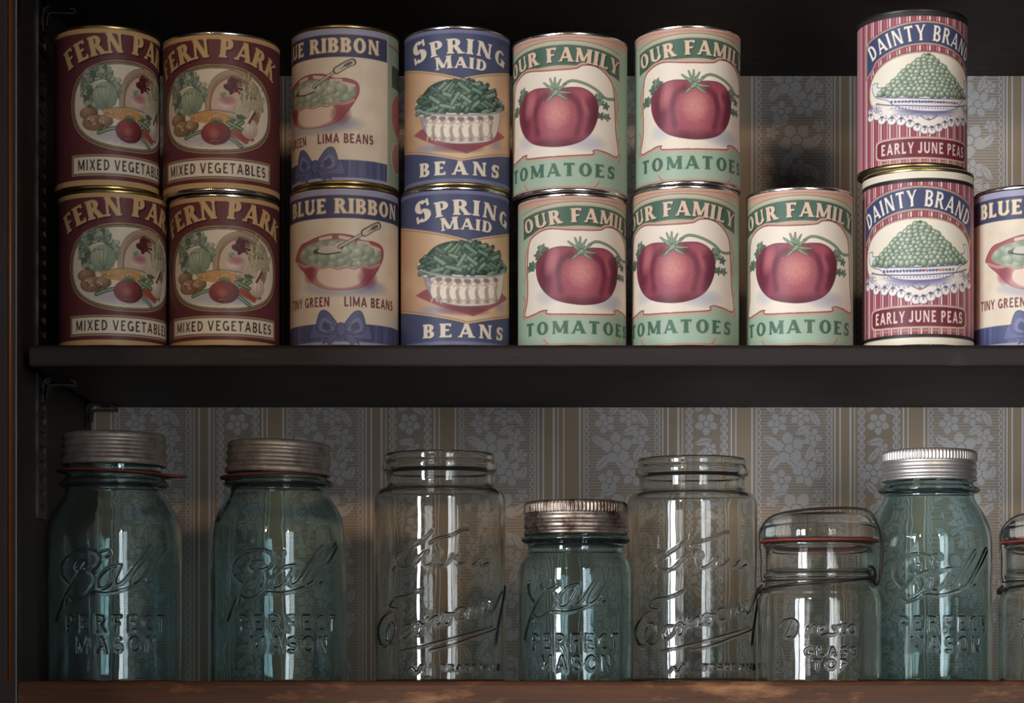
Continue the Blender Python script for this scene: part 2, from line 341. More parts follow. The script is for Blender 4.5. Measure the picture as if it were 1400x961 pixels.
def spring_art():
    rd = random.Random(7); c = Canvas(-HALF, HALF, H0, 3, (68, 78, 124)); f = conv(622, 74, 611, 393, 385, 245, 4.0)
    one = lambda x, y: f([(x, y)])[0]
    u0 = one(1018, 330)[0]
    def edge(vs, vm, q):   # border that droops towards a point in the middle
        return [(u0+d, vm-q*max(abs(d)-1.5, 0)*(1-abs(d)*.0011)) for d in np.linspace(-200, 200, 161)]
    top = edge(0, 73, .25); bot = edge(0, 183, .22)
    pan = top+bot[::-1]
    mid = one(1010, 560)[1]
    c.poly(pan, lambda U, V: rgb(226, 190, 150)+(rgb(206, 152, 112)-rgb(226, 190, 150))*np.clip((np.abs(U-u0)-20)/90, 0, 1)[..., None])
    for k in range(200): c.blob((rd.uniform(-120, 140), rd.uniform(88, 148)), (14, 12), rd.choice([(228, 188, 150), (210, 164, 124)]), .2)
    for e in (top, bot): c.line(e, 3.4, (96, 70, 66)); c.line(e, 2.2, (216, 178, 140))
    c.poly([(-HALF, 0), (HALF, 0), (HALF, 11), (-HALF, 11)], (112, 116, 164)); c.poly([(-HALF, 208), (HALF, 208), (HALF, 220), (-HALF, 220)], (112, 116, 164))
    wh = (236, 222, 204); sh = ((.9, .9), (44, 44, 84))
    text(c, 'SPRING', Face(.25, .12, .06, .1), (u0-74, u0+72, 39), 20.5, wh, gap=.16, arc=240, sizes={0: 1.45}, shadow=sh)
    text(c, 'MAID', Face(.25, .12, .06, .1), (u0-36, u0+36, 58.5), 15, wh, gap=.16, arc=260, shadow=sh, sizes={0: 1.15})
    text(c, 'BEANS', Face(.27, .14, .06, .11), (u0-62, u0+60, 203), 18.5, wh, gap=.34, shadow=sh)
    # cloth, bowl, beans
    c.blob(one(850, 715), (36, 8), (150, 150, 186), .7); c.blob(one(1190, 700), (16, 8), (150, 150, 186), .6)
    cl = f([(735, 640), (790, 605), (1180, 610), (1232, 655), (1045, 752), (870, 700)]); c.poly(cl, (170, 84, 92)); c.line(cl+cl[:1], 1, (206, 150, 140)); c.blob(one(1000, 715), (40, 9), (116, 46, 62), .7)
    bowl = f([(770, 450), (1215, 450), (1212, 530), (1195, 640), (1150, 685), (1000, 696), (870, 672), (815, 630), (782, 540)])
    c.poly(smooth(bowl, 5, True), (226, 212, 198)); c.line(smooth(bowl, 5, True), .9, (110, 100, 130))
    c.poly(f([(782, 540), (815, 630), (870, 672), (840, 600), (810, 530)]), (150, 144, 170), .8)
    for k in range(7):                   # the relief round the bowl
        x = 838+k*51; y = 600+16*math.sin((x-800)/400*3.1); p = one(x, y); g = rd.uniform(.9, 1.1)
        c.ell(p, (6.2*g, 12), (242, 232, 218)); c.line(ellpts(p, (6.2*g, 12)), .6, (150, 128, 128)); c.ell((p[0]+1, p[1]-10), (3.4, 3.2), (236, 224, 212)); c.line(ellpts((p[0]+1, p[1]-10), (3.4, 3.2)), .5, (140, 116, 118))
        q = one(x+25, y); c.line(smooth([(q[0]-3, q[1]-15), (q[0]+1, q[1]-8), (q[0]-1, q[1]+2), (q[0]+2, q[1]+14)], 5), 5, (186, 160, 148)); c.ell((q[0], q[1]-14), (4.6, 3), (146, 118, 116)); c.ell((q[0]+1, q[1]+14), (4, 2.6), (160, 140, 142))
        c.line([(p[0]-4, p[1]-3), (p[0]-9, p[1]-9)], 1.8, (214, 196, 182)); c.line([(p[0]+4, p[1]-3), (p[0]+9, p[1]-10)], 1.8, (214, 196, 182)); c.line([(p[0]-3, p[1]+12), (p[0]-4, p[1]+16)], 2.4, (200, 180, 168)); c.line([(p[0]+3, p[1]+12), (p[0]+4, p[1]+16)], 2.4, (200, 180, 168))
    heap = f([(768, 490), (775, 440), (800, 410), (840, 370), (900, 345), (960, 338), (1040, 345), (1110, 365), (1165, 400), (1205, 450), (1212, 500), (1150, 525), (1000, 525), (850, 512)])
    c.poly(smooth(heap, 5, True), (42, 66, 58)); hp = np.array(heap); b, m = c.pmask(smooth(heap, 5, True))
    for k in range(120):
        while True:
            x, y = rd.uniform(785, 1212), rd.uniform(355, 512)
            if (x-1000)**2/218**2+max(0, 500-y)**2/152**2 < 1: break
        p = one(x, y); a = rd.choice([-1.0, -.7, -.4, .35, .6, .2, -.2]); L = rd.uniform(6, 11); q = (p[0]+L*math.cos(a), p[1]+L*math.sin(a)); q0 = (p[0]-L*math.cos(a), p[1]-L*math.sin(a))
        g = rd.choice([(88, 124, 104), (104, 142, 118), (72, 104, 90), (116, 150, 126)])
        c.line([q0, q], 6.4, (34, 54, 48)); c.line([q0, q], 5.0, g); c.line([(q0[0], q0[1]-1), (q[0], q[1]-1)], .9, tuple(v+34 for v in g)); c.ell(q, (1.6, 2.2), (50, 76, 66), rot=a)
    rm = smooth(f([(770, 500), (850, 525), (1000, 538), (1150, 532), (1214, 515)]), 6); c.line(rm, 2.6, (190, 196, 200)); c.line(rm, .8, (110, 116, 140))
    return c
def tomato_art():
    rd = random.Random(9); c = Canvas(-HALF, HALF, H0, 3, (158, 186, 164)); f = conv(1093, 72.5, 611, 393, 1010, 240, 3.59)
    one = lambda x, y: f([(x, y)])[0]
    pink, dk, gr, cream = (206, 160, 138), (140, 66, 66), (62, 104, 84), (236, 222, 208)
    c.poly([(-HALF, 0), (HALF, 0), (HALF, 17), (-HALF, 17)], pink); c.line([(-HALF, 9), (HALF, 9)], .8, (160, 110, 96))
    arch = lambda v, b, w: [(k, v+b*(k/w)**2) for k in np.linspace(-w, w, 40)]
    # pale arch over the banner, banner, lower pale arch
    c.poly(arch(13, 12, 98)+arch(17, 12, 98)[::-1], (176, 192, 164)); c.line(arch(12.5, 12, 98), 1, (150, 96, 84)); c.line(arch(17.5, 12, 98), 1.6, pink)
    c.poly(arch(18.5, 12, 96)+arch(47, 14, 96)[::-1], gr); c.line(arch(47, 14, 96), 1.6, pink); c.line([(-96, 30), (-96, 62)], 1.5, pink); c.line([(96, 30), (96, 62)], 1.5, pink)
    # white field in its scrolled frame
    fr = smooth(f([(52, 690), (60, 600), (60, 420), (66, 320), (90, 275), (135, 247), (220, 247), (310, 246), (380, 242), (410, 228), (460, 234), (500, 268), (528, 330), (534, 420), (538, 560), (545, 675), (500, 655), (470, 645), (450, 652), (446, 668), (300, 672), (140, 675), (134, 658), (112, 660), (80, 680)]), 6, True)
    fr = np.array(fr); ctr = np.array([[0, 115]])
    c.line(np.vstack([fr, fr[:1]]), 9, pink); c.line(np.vstack([fr, fr[:1]]), 3.2, dk); c.poly(fr, cream)
    for sg in (-1, 1):                     # side scrolls
        w_ = smooth([(sg*97, 138), (sg*91, 146), (sg*93, 156), (sg*98, 164), (sg*93, 172)], 6); c.line(w_, 3.6, pink); c.line(w_, .8, dk)
        c.line(smooth([(sg*84, 70), (sg*92, 92), (sg*88, 108), (sg*94, 118)], 6), 3.2, pink); c.line(smooth([(sg*84, 70), (sg*92, 92), (sg*88, 108), (sg*94, 118)], 6), .7, dk)
    text(c, 'OUR FAMILY', Face(.26, .13, .05, .1), (-91, 91, 41.5), 19.5, (228, 190, 168), gap=.14, arc=350, shadow=((1.5, 1.4), (34, 52, 46)))
    # leaves and vine
    def leaf(x, y, n, r, seed):
        q = random.Random(seed)
        for k in range(n):
            p = one(x+q.uniform(-28, 22), y+q.uniform(-62, 62)); a = q.uniform(0, 3)
            pts = [(p[0]+r*(1+.35*math.cos(5*t))*math.cos(t+a), p[1]+r*(1+.35*math.cos(5*t))*.9*math.sin(t+a)) for t in np.linspace(0, 6.2, 22)]
            c.poly(pts, q.choice([(112, 138, 116), (88, 116, 96), (136, 158, 132)])); c.line(pts, .5, (52, 76, 64)); c.line([pts[0], pts[11]], .5, (52, 76, 64))
    leaf(95, 400, 9, 5.5, 1); leaf(490, 430, 9, 5, 2); leaf(128, 345, 2, 5, 3)
    vn = smooth([one(320, 318), one(360, 300), one(420, 318), one(470, 352), one(505, 392), one(535, 396)], 8); c.line(vn, 3.6, (54, 80, 66)); c.line(vn, 2.2, (126, 154, 126))
    c.blob(one(420, 610), (36, 14), (176, 176, 200), .8); c.blob(one(130, 590), (20, 14), (196, 192, 206), .8)
    t = one(283, 482)
    bd = smooth(f([(283, 345), (240, 332), (170, 335), (115, 370), (90, 440), (96, 510), (125, 570), (180, 610), (285, 626), (380, 612), (440, 570), (470, 500), (474, 430), (455, 375), (405, 338), (330, 334)]), 8, True)
    c.poly(bd, (156, 58, 84)); b, m = c.pmask(bd)
    def tint(ctr_, r, col, al, rot=0):
        k = Canvas.__new__(Canvas); k.__dict__.update(c.__dict__); keep = c.a.copy(); c.blob(ctr_, r, col, al, rot)
        x0, y0, x1, y1 = b; mm = np.zeros(c.a.shape[:2], np.float32); mm[y0:y1, x0:x1] = m; c.a[:] = keep+(c.a-keep)*mm[..., None]
    tint(one(120, 480), (14, 46), (98, 26, 48), .8); tint(one(460, 480), (12, 44), (98, 26, 48), .9); tint(one(290, 622), (70, 14), (98, 26, 48), .8)
    tint(one(150, 410), (11, 24), (206, 110, 116), .8, .3); tint(one(285, 470), (34, 40), (190, 90, 100), .8); tint(one(285, 455), (22, 24), (214, 128, 124), .8); tint(one(425, 420), (9, 22), (196, 96, 104), .7, -.3); tint(one(405, 370), (16, 8), (176, 70, 88), .7)
    for pts in ([(240, 365), (195, 400), (178, 470), (190, 560)], [(340, 365), (385, 410), (398, 480), (380, 570)], [(430, 400), (448, 470), (430, 560)]):
        sm = smooth([one(*q) for q in pts], 10)
        for q in sm[::2]: tint(tuple(q), (6, 8), (98, 26, 48), .3)
        c.line(sm, .6, (104, 28, 50), .7)
    for k in range(170):
        p = one(rd.gauss(285, 34), rd.gauss(465, 38)); c.ell(p, (.55, .55), (232, 160, 150), al=.6, n=8)
    c.line(np.vstack([bd, bd[:1]]), .9, (92, 26, 44))
    k0 = one(285, 350)
    for dx, dy, w in ((-18, -12, 5), (-9, -17, 4), (-2, -18, 4), (6, -15, 4), (13, -8, 5), (-14, 13, 5), (15, 12, 5), (20, 3, 4), (-6, 6, 6)):
        q = (k0[0]+dx, k0[1]+dy-1); c.line(smooth([k0, (k0[0]+dx*.5-1, k0[1]+dy*.55), q], 5), w+1.4, (46, 70, 58), wd2=2); c.line(smooth([k0, (k0[0]+dx*.5-1, k0[1]+dy*.55), q], 5), w, (134, 162, 132), wd2=1)
    text(c, 'TOMATOES', Face(.27, .14, .045, .1), (-88, 84, 197), 18, (64, 110, 86), gap=.22)
    for sg in (-1, 1): c.line(smooth([(sg*30, 213), (sg*48, 211), (sg*56, 203), (sg*50, 199)], 6), 4, pink, wd2=1.5); c.line(smooth([(sg*30, 213), (sg*48, 211), (sg*56, 203)], 6), .7, dk)
    c.poly([(-HALF, 211), (HALF, 211), (HALF, 220), (-HALF, 220)], pink); c.line([(-HALF, 211), (HALF, 211)], .8, (176, 116, 100))
    return c
def pea_art(wrapped):
    """wrapped: the white and black paper bands round top and bottom; else one black band on top"""
    rd = random.Random(11); c = Canvas(-HALF, HALF, H0, 3, (158, 62, 84)); f0 = conv(1255, 75, 635, 393, 1010, 240, 3.59)
    def f(p):
        q = f0(p)
        if wrapped: return q
        return [(u, 11+(v-18.5)*(203/182.5)) for u, v in q]
    one = lambda x, y: f([(x, y)])[0]
    wh, tan = (240, 226, 222), (196, 156, 132)
    for k in range(int(2*HALF/13.3)):
        u = -HALF+k*13.3; c.poly([(u, 0), (u+1.1, 0), (u+1.1, H0), (u, H0)], (232, 200, 202)); c.poly([(u+3.2, 0), (u+5, 0), (u+5, H0), (u+3.2, H0)], wh)
        c.poly([(u+8, 0), (u+10.5, 0), (u+10.5, H0), (u+8, H0)], (172, 78, 98))
    for sg, a0 in ((-1, -80), (1, 84)):    # plainer pink strip near the seam
        ua = math.radians(a0)*R0
        for k in range(6):
            d = ua+sg*k*11; c.poly([(d, 0), (d+sg*6, 0), (d+sg*6, H0), (d, H0)], (196, 118, 142)); c.poly([(d+sg*7, 0), (d+sg*8.5, 0), (d+sg*8.5, H0), (d+sg*7, H0)], wh)
    W = 1.0 if wrapped else 203/182.5; yy = lambda v: v if wrapped else 9+(v-15)*W
    arch = lambda v, b, w: [(k, yy(v+b*(k/w)**2)) for k in np.linspace(-w, w, 44)]
    # banner
    bn = arch(25, 17, 84)+arch(50, 24, 84)[::-1]
    def hang(sg): return [(sg*68, yy(41)), (sg*88, yy(48)), (sg*88, yy(84)), (sg*78, yy(76)), (sg*70, yy(66))]
    for w, k in ((6, (92, 44, 60)), (4.6, tan)):
        c.line(bn+bn[:1], w, k)
        for sg in (-1, 1): c.line(hang(sg), w, k)
    c.poly(bn, (60, 70, 120))
    for sg in (-1, 1): c.poly(hang(sg), (60, 70, 120))
    text(c, 'DAINTY BRAND', Face(.2, .13, .035, .08, .82), (-81, 80, yy(47)), 19.5*W, (244, 234, 222), gap=.1, arc=150, shadow=((.9, .9), (34, 36, 76)))
    # oval
    o = (1.5, yy(106))
    for r, k in (((85.5, 49), (110, 56, 66)), ((84.5, 48), tan), ((82.5, 46), (240, 230, 214))): c.ell(o, (r[0], r[1]*W*.95), k, e=2.2, n=90)
    c.blob(one(880, 520), (70, 14), (150, 150, 196), .7)
    # lace cloth
    lc = f([(632, 510), (660, 500), (760, 520), (880, 528), (1010, 520), (1110, 500), (1128, 520), (1120, 555), (1050, 565), (990, 580), (940, 605), (890, 614), (840, 600), (790, 575), (710, 565), (650, 550)])
    c.poly(smooth(lc, 5, True), (238, 230, 226)); edge = f([(640, 545), (680, 562), (720, 566), (760, 570), (800, 582), (835, 600), (870, 612), (905, 612), (940, 600), (975, 584), (1010, 572), (1050, 566), (1090, 562), (1122, 548)])
    for p in edge: c.ell(p, (6, 5), (240, 232, 228)); c.line(ellpts(p, (6, 5), 0, 16), .7, (96, 90, 138)); c.line([p, (p[0]-2, p[1]-6)], .8, (84, 84, 130)); c.line([p, (p[0]+3, p[1]-6)], .8, (84, 84, 130)); c.ell((p[0], p[1]-5), (2, 1.6), (70, 74, 120))
    for s_, x in ((1, 655), (1, 1100)):
        for k in range(14): c.line(ellpts(one(x+rd.uniform(-18, 22), 505+rd.uniform(-18, 18)), (2.6, 2.4), 0, 10), .6, (110, 106, 150))
    for k in range(60): p = one(rd.uniform(690, 1090), rd.uniform(530, 552)); c.ell(p, (.9, .8), (120, 118, 164), n=8)
    c.line(smooth([one(850, 540), one(890, 560), one(930, 540)], 6), 1.4, (92, 118, 96)); c.ell(one(890, 556), (2.4, 2), (184, 96, 104))
    # dish
    c.blob(one(885, 515), (48, 9), (96, 96, 160), .9)
    d = smooth(f([(645, 385), (665, 372), (690, 395), (1075, 395), (1095, 350), (1112, 360), (1118, 425), (1080, 452), (1050, 488), (990, 510), (890, 516), (790, 508), (730, 485), (700, 460), (655, 440)]), 6, True)
    c.poly(d, (232, 226, 230)); c.line(d, .9, (88, 84, 140))
    for y, w, k in ((448, 1.3, (88, 88, 146)), (486, 1.6, (88, 88, 146)), (438, .8, (150, 150, 196))): c.line(smooth(f([(660, y-12), (720, y), (890, y+4), (1050, y-2), (1110, y-16)]), 6), w, k)
    for k in range(22):
        x = 720+k*15.5; c.ell(one(x, 468), (2.2, 1.6), rd.choice([(84, 92, 140), (186, 104, 108), (104, 132, 104), (84, 92, 140)]), rot=rd.uniform(-1, 1)); c.ell(one(x, 500), (1, .9), (92, 92, 146), n=10)
    # peas, back to front
    pe = []
    for r in range(11):
        y = 246+r*18.2; hw = 26+ (r/10)**.8*196; n = max(3, int(hw*2/25))
        for k in range(n): pe.append((885-hw+2*hw*(k+.5)/n+rd.uniform(-5, 5), y+rd.uniform(-5, 5)))
    c.poly(smooth(f([(870, 232), (910, 232), (980, 308), (1085, 412), (1090, 440), (680, 440), (690, 412), (790, 308)]), 5, True), (70, 88, 78))
    for x, y in pe:
        p = one(x, y); r = rd.uniform(4.3, 5.1); g = rd.choice([0, 12, -12]); c.ell(p, (r+.5, r+.5), (58, 74, 66), n=18); c.ell(p, (r, r), ball(p, r, (188+g, 206+g, 180+g), (92, 116, 98)), n=18)
        c.ell((p[0]-1.4, p[1]-1.6), (.8, .7), (232, 238, 222), n=8)
    # name plate
    pl = (1.5, yy(179.5))
    for r, k in (((72.5, 15.6), tan), ((71, 14.2), (236, 206, 200)), ((70, 13.2), (124, 32, 54))): c.ell(pl, (r[0], (r[1]-1.5)*W), k, e=7, n=80)
    text(c, 'EARLY JUNE PEAS', Face(.2, .17, .02, .06, .74), (-62, 65, yy(186.2)), 14*W, (238, 214, 208), gap=.13)
    for y in (196,): c.line([(-64, yy(y)), (66, yy(y))], 1.4, tan)
    if wrapped:
        for a, b_, k in ((0, 14, (236, 226, 208)), (13.5, 18, (34, 28, 30)), (200.5, 204.5, (34, 28, 30)), (204.5, 219, (236, 226, 208))): c.poly([(-HALF, a), (HALF, a), (HALF, b_), (-HALF, b_)], k)
    else: c.poly([(-HALF, 0), (HALF, 0), (HALF, 11), (-HALF, 11)], (40, 38, 38))
    return c
# ------------------------------------------------------------------ small helpers
def mesh_of(name, v, f, smooth_=True):
    me = bpy.data.meshes.new(name); v = np.asarray(v, np.float32)
    if isinstance(f, np.ndarray):
        me.vertices.add(len(v)); me.vertices.foreach_set('co', v.ravel()); n, k = f.shape
        me.loops.add(n*k); me.loops.foreach_set('vertex_index', f.astype(np.int32).ravel())
        me.polygons.add(n); me.polygons.foreach_set('loop_start', np.arange(0, n*k, k, dtype=np.int32)); me.update(calc_edges=True)
    else: me.from_pydata([tuple(p) for p in v], [], f)
    me.polygons.foreach_set('use_smooth', np.full(len(me.polygons), smooth_)); me.update()
    return me
def link(name, me, mat, parent=None, loc=(0, 0, 0)):
    o = bpy.data.objects.new(name, me); C.objects.link(o); o.location = loc
    if mat and not me.materials: me.materials.append(mat)
    if parent: o.parent = parent
    return o
def tag(o, label=None, cat=None, group=None, kind=None):
    for k, v in (('label', label), ('category', cat), ('group', group), ('kind', kind)):
        if v: o[k] = v
    return o
def grid_faces(rows, cols, wrap):
    i = np.arange(rows-1)[:, None]; j = np.arange(cols if wrap else cols-1)[None]; a = i*cols+j; b = i*cols+(j+1) % cols
    return np.stack([a, b, b+cols, a+cols], -1).reshape(-1, 4)
def lathe(prof, n=96, mod=None, th=None):
    """turned solid; prof = [(r, z)] in layout units, r = 0 closes it. mod(r, z, theta) -> r"""
    p = np.array(prof, float); th = np.linspace(-math.pi, math.pi, n, endpoint=False) if th is None else th
    r = np.repeat(np.maximum(p[:, :1], 1e-3), len(th), 1); z = np.repeat(p[:, 1:], len(th), 1); T = np.repeat(th[None], len(p), 0)
    if mod: r = mod(r, z, T)
    v = np.stack([r*np.sin(T), -r*np.cos(T), z], -1).reshape(-1, 3)*U
    return v, grid_faces(len(p), len(th), True)
def rounded(prof, cut=1.2, k=3):
    """soften the corners of a profile"""
    out = [prof[0]]
    for a, b, c in zip(prof, prof[1:], prof[2:]):
        a, b, c = map(np.array, (a, b, c)); la, lc = np.hypot(*(a-b)), np.hypot(*(c-b)); d = min(cut, la*.45, lc*.45)
        p, q = b+(a-b)/max(la, 1e-6)*d, b+(c-b)/max(lc, 1e-6)*d
        for t in np.linspace(0, 1, k): out.append(tuple((1-t)**2*p+2*t*(1-t)*b+t*t*q))
    out.append(prof[-1]); return out
def box_mesh(name, x0, x1, y0, y1, z0, z1, bev=0, seg=3):
    bm = bmesh.new(); bmesh.ops.create_cube(bm, size=1)
    a, b = W(x0, y0, z0), W(x1, y1, z1)
    for v in bm.verts: v.co = Vector([(a[i]+b[i])/2+v.co[i]*(b[i]-a[i]) for i in range(3)])
    if bev: bmesh.ops.bevel(bm, geom=list(bm.edges), offset=bev*U, segments=seg, profile=.5, affect='EDGES')
    me = bpy.data.meshes.new(name); bm.to_mesh(me); bm.free()
    return me
def sweep(name, sect, x0, x1, axis='x', ends=True):
    """closed section extruded along an axis; sect in (y, z) for x, (x, y) for z (layout units)"""
    n = len(sect); v = []
    for t in (x0, x1):
        for a, b in sect: v.append(W(t, a, b) if axis == 'x' else W(a, b, t))
    f = [(i, (i+1) % n, n+(i+1) % n, n+i) for i in range(n)]
    if ends: f += [tuple(range(n))[::-1], tuple(range(n, 2*n))]
    me = mesh_of(name, v, f, False); bm = bmesh.new(); bm.from_mesh(me); bmesh.ops.recalc_face_normals(bm, faces=bm.faces); bm.to_mesh(me); bm.free()
    return me
def tube(pts, r, n=10, closed=False):
    """round wire through points (layout units, local)"""
    P = np.asarray(pts, float); m = len(P); v = []; up = np.array([.13, .31, .94])
    for i in range(m):
        a = P[(i-1) % m] if closed or i else P[0]; b = P[(i+1) % m] if closed or i < m-1 else P[-1]
        t = b-a; t = t/np.linalg.norm(t); s = np.cross(t, up); s /= np.linalg.norm(s); q = np.cross(s, t); up = q
        rr = r(i/(m-1)) if callable(r) else r
        for k in range(n): v.append(P[i]+rr*(math.cos(6.28318*k/n)*s+math.sin(6.28318*k/n)*q))
    f = [(i*n+k, i*n+(k+1) % n, ((i+1) % m)*n+(k+1) % n, ((i+1) % m)*n+k) for i in range(m if closed else m-1) for k in range(n)]
    if not closed: f += [tuple(range(n))[::-1], tuple((m-1)*n+k for k in range(n))]
    return np.array(v)*U, f
def join(parts):
    V = []; F = []; o = 0
    for v, f in parts:
        V += [tuple(p) for p in v]; F += [tuple(int(i)+o for i in q) for q in f]; o += len(v)
    return V, F
def sm3(p, n=8, closed=False): return smooth(p, n, closed)

# ------------------------------------------------------------------ materials
def lin(c):
    c = np.asarray(c, float)/255; return np.where(c <= .04045, c/12.92, ((c+.055)/1.055)**2.4)
class NT:
    def __init__(s, name):
        s.m = bpy.data.materials.new(name); s.m.use_nodes = True; s.t = s.m.node_tree; s.b = s.t.nodes['Principled BSDF']; s.out = s.t.nodes['Material Output']
    def new(s, ty, **kw):
        n = s.t.nodes.new(ty)
        for k, v in kw.items(): setattr(n, k, v)
        return n
    def put(s, sock, v):
        if isinstance(v, E): s.t.links.new(v.s, sock)
        elif hasattr(v, 'links') or isinstance(v, bpy.types.NodeSocket): s.t.links.new(v, sock)
        else: sock.default_value = v
    def math(s, op, *a):
        n = s.new('ShaderNodeMath', operation=op)
        for i, v in enumerate(a): s.put(n.inputs[i], v)
        return E(s, n.outputs[0])
    def coord(s):
        n = s.new('ShaderNodeTexCoord'); x = s.new('ShaderNodeSeparateXYZ'); s.t.links.new(n.outputs['Object'], x.inputs[0])
        return n.outputs['Object'], [E(s, x.outputs[i]) for i in range(3)]
    def noise(s, vec, scale, detail=4, rough=.55, stretch=None, off=(0, 0, 0)):
        mp = s.new('ShaderNodeMapping'); mp.inputs['Scale'].default_value = stretch or (1, 1, 1); mp.inputs['Location'].default_value = off; s.t.links.new(vec, mp.inputs[0])
        n = s.new('ShaderNodeTexNoise'); n.inputs['Scale'].default_value = scale; n.inputs['Detail'].default_value = detail; n.inputs['Roughness'].default_value = rough
        s.t.links.new(mp.outputs[0], n.inputs['Vector']); return E(s, n.outputs[0])
    def mix(s, f, a, b):
        n = s.new('ShaderNodeMix', data_type='RGBA'); s.put(n.inputs[0], f)
        for i, v in ((6, a), (7, b)):
            s.put(n.inputs[i], v if not isinstance(v, tuple) else (*[float(q) for q in lin(v)], 1))
        return n.outputs[2]
    def bump(s, h, strength=.3, dist=.001):
        n = s.new('ShaderNodeBump'); n.inputs['Strength'].default_value = strength; n.inputs['Distance'].default_value = dist; s.put(n.inputs['Height'], h); s.t.links.new(n.outputs[0], s.b.inputs['Normal']); return n
    def set(s, **kw):
        for k, v in kw.items(): s.put(s.b.inputs[k.replace('_', ' ')], v)
        return s
class E:
    def __init__(s, nt, sock): s.n, s.s = nt, sock
    def __add__(s, o): return s.n.math('ADD', s, o)
    def __radd__(s, o): return s.n.math('ADD', s, o)
    def __sub__(s, o): return s.n.math('SUBTRACT', s, o)
    def __rsub__(s, o): return s.n.math('SUBTRACT', o, s)
    def __mul__(s, o): return s.n.math('MULTIPLY', s, o)
    __rmul__ = __mul__
    def __truediv__(s, o): return s.n.math('DIVIDE', s, o)
    def mod(s, o): return s.n.math('FLOORED_MODULO', s, o)
    def abs(s): return s.n.math('ABSOLUTE', s)
    def lt(s, o): return s.n.math('LESS_THAN', s, o)
    def gt(s, o): return s.n.math('GREATER_THAN', s, o)
    def max(s, o): return s.n.math('MAXIMUM', s, o)
    def min(s, o): return s.n.math('MINIMUM', s, o)
    def step(s, a, b):     # 0 below a, 1 above b
        return s.n.math('MINIMUM', s.n.math('MAXIMUM', (s-a)*(1.0/(b-a)), 0.0), 1.0)
def c4(c): return (*[float(q) for q in lin(c)], 1)

def wallpaper_mat():
    m = NT('striped floral wallpaper'); vec, (X, Y, Z) = m.coord()
    k = 1/U; wob = m.noise(vec, 180, 2, .5); x = X*k; z = (Z-EYE)*k
    sh = x.lt(74.6)*192.5; q = (x+sh-110).mod(266.0)
    wide = q.lt(119); nar = q.gt(158)*q.lt(224)
    band = lambda c, w: (q-c).abs().lt(w/2)
    lines = None
    for c, w in ((123, 2.2), (131, 2.6), (147, 3.2), (153.5, 1.6), (229, 2.4), (236, 2), (261, 2.6)):
        lines = band(c, w) if lines is None else lines.max(band(c, w))
    def scallop(c, per, amp, w, ph=0):
        t = ((z+ph).mod(per)-per/2).abs()*(2.0/per)          # 1 at the notch
        d = (q-c).abs(); a = (d-(1-t*t)*amp).abs().lt(w)
        return a
    sc_ = scallop(5, 11, 3.4, 1.1)
    for c in (114,): sc_ = sc_.max(scallop(c, 11, 3.4, 1.1))
    for c in (164, 218): sc_ = sc_.max(scallop(c, 13, 4.5, 1.5)).max((q-c).abs().lt(1.0)*nar)
    sc_ = sc_.max(band(0.5, 1.6)).max(band(118.5, 1.6))
    hatch = (z.mod(4.6)).lt(1.5)*wide
    qx = q+(wob-.5)*4.0; zz = z+(m.noise(vec, 210, 2, .5, off=(3, 1, 7))-.5)*4.0
    fl = None; core = None
    def flower(cx, cz, r, per, n=5, ph=0):
        nonlocal fl, core
        dx = qx-cx; dz = (zz-cz+per/2).mod(per)-per/2; rr = m.math('SQRT', dx*dx+dz*dz); a = m.math('ARCTAN2', dz, dx)
        w = m.math('COSINE', (a+ph)*float(n)); edge = (w*.15+.85)*r*1.22
        f = (edge-rr).step(0, 1.6)*(1-(((rr-r*.36).abs()).lt(r*.06)))*(1-(w.lt(-.86))*rr.gt(r*.4)); fl = f if fl is None else fl.max(f)
    def leaf(cx, cz, a, L, w, per):
        nonlocal fl
        dx = qx-cx; dz = (zz-cz+per/2).mod(per)-per/2; ca, sa = math.cos(a), math.sin(a)
        p = (dx*ca+dz*sa)*(.8/L); s = (dz*ca-dx*sa)*(.8/w); f = (1-(p*p+s.abs())).step(0, .2)*(1-s.abs().lt(.1)); fl = fl.max(f)
    for cx, cz, r, n, ph in ((64, 18, 23, 5, .3), (40, 62, 15, 5, 1.0), (78, 74, 18, 6, .2), (52, 112, 21, 5, .8), (88, 128, 13, 5, .1), (34, 150, 14, 5, .6), (70, 162, 14, 6, .5), (26, 30, 9, 5, 0), (98, 40, 9, 5, .4), (96, 100, 9, 5, .9)):
        flower(cx, cz, r, 190.0, n, ph)
    for cx, cz, a, L, w in ((30, 90, .9, 14, 6), (60, 88, -.7, 15, 6), (84, 104, 1.2, 12, 5), (26, 122, -.5, 14, 6), (74, 140, .5, 12, 5), (50, 176, 1.0, 14, 6), (92, 158, -1.0, 13, 5), (38, 44, .2, 12, 5), (92, 16, .7, 14, 6), (22, 176, -.9, 12, 5), (100, 74, 1.3, 10, 5)):
        leaf(cx, cz, a, L, w, 190.0)
    for cx, cz, r, n, ph in ((190, 20, 15, 5, .3), (198, 66, 13, 5, .9), (183, 104, 15, 5, .2), (196, 140, 10, 5, .5)):
        flower(cx, cz, r, 160.0, n, ph)
    for cx, cz, a, L, w in ((182, 48, .8, 12, 5), (204, 42, -.6, 11, 5), (180, 80, -.8, 12, 5), (204, 92, .5, 11, 5), (200, 120, -.4, 12, 5), (182, 130, .9, 11, 5), (186, 152, .2, 12, 5)):
        leaf(cx, cz, a, L, w, 160.0)
    pat = lines.max(sc_).max(fl).max(hatch*.6)
    soft = m.noise(vec, 40, 3); col = m.mix(pat*.85, (164, 143, 120), (210, 208, 210)); col = m.mix((soft-.5)*.35, col, (96, 82, 66))
    wide_t = m.mix((wide.max(nar))*.35, col, (150, 142, 134)); m.set(Base_Color=wide_t, Roughness=.75, Specular_IOR_Level=.25)
    return m.m
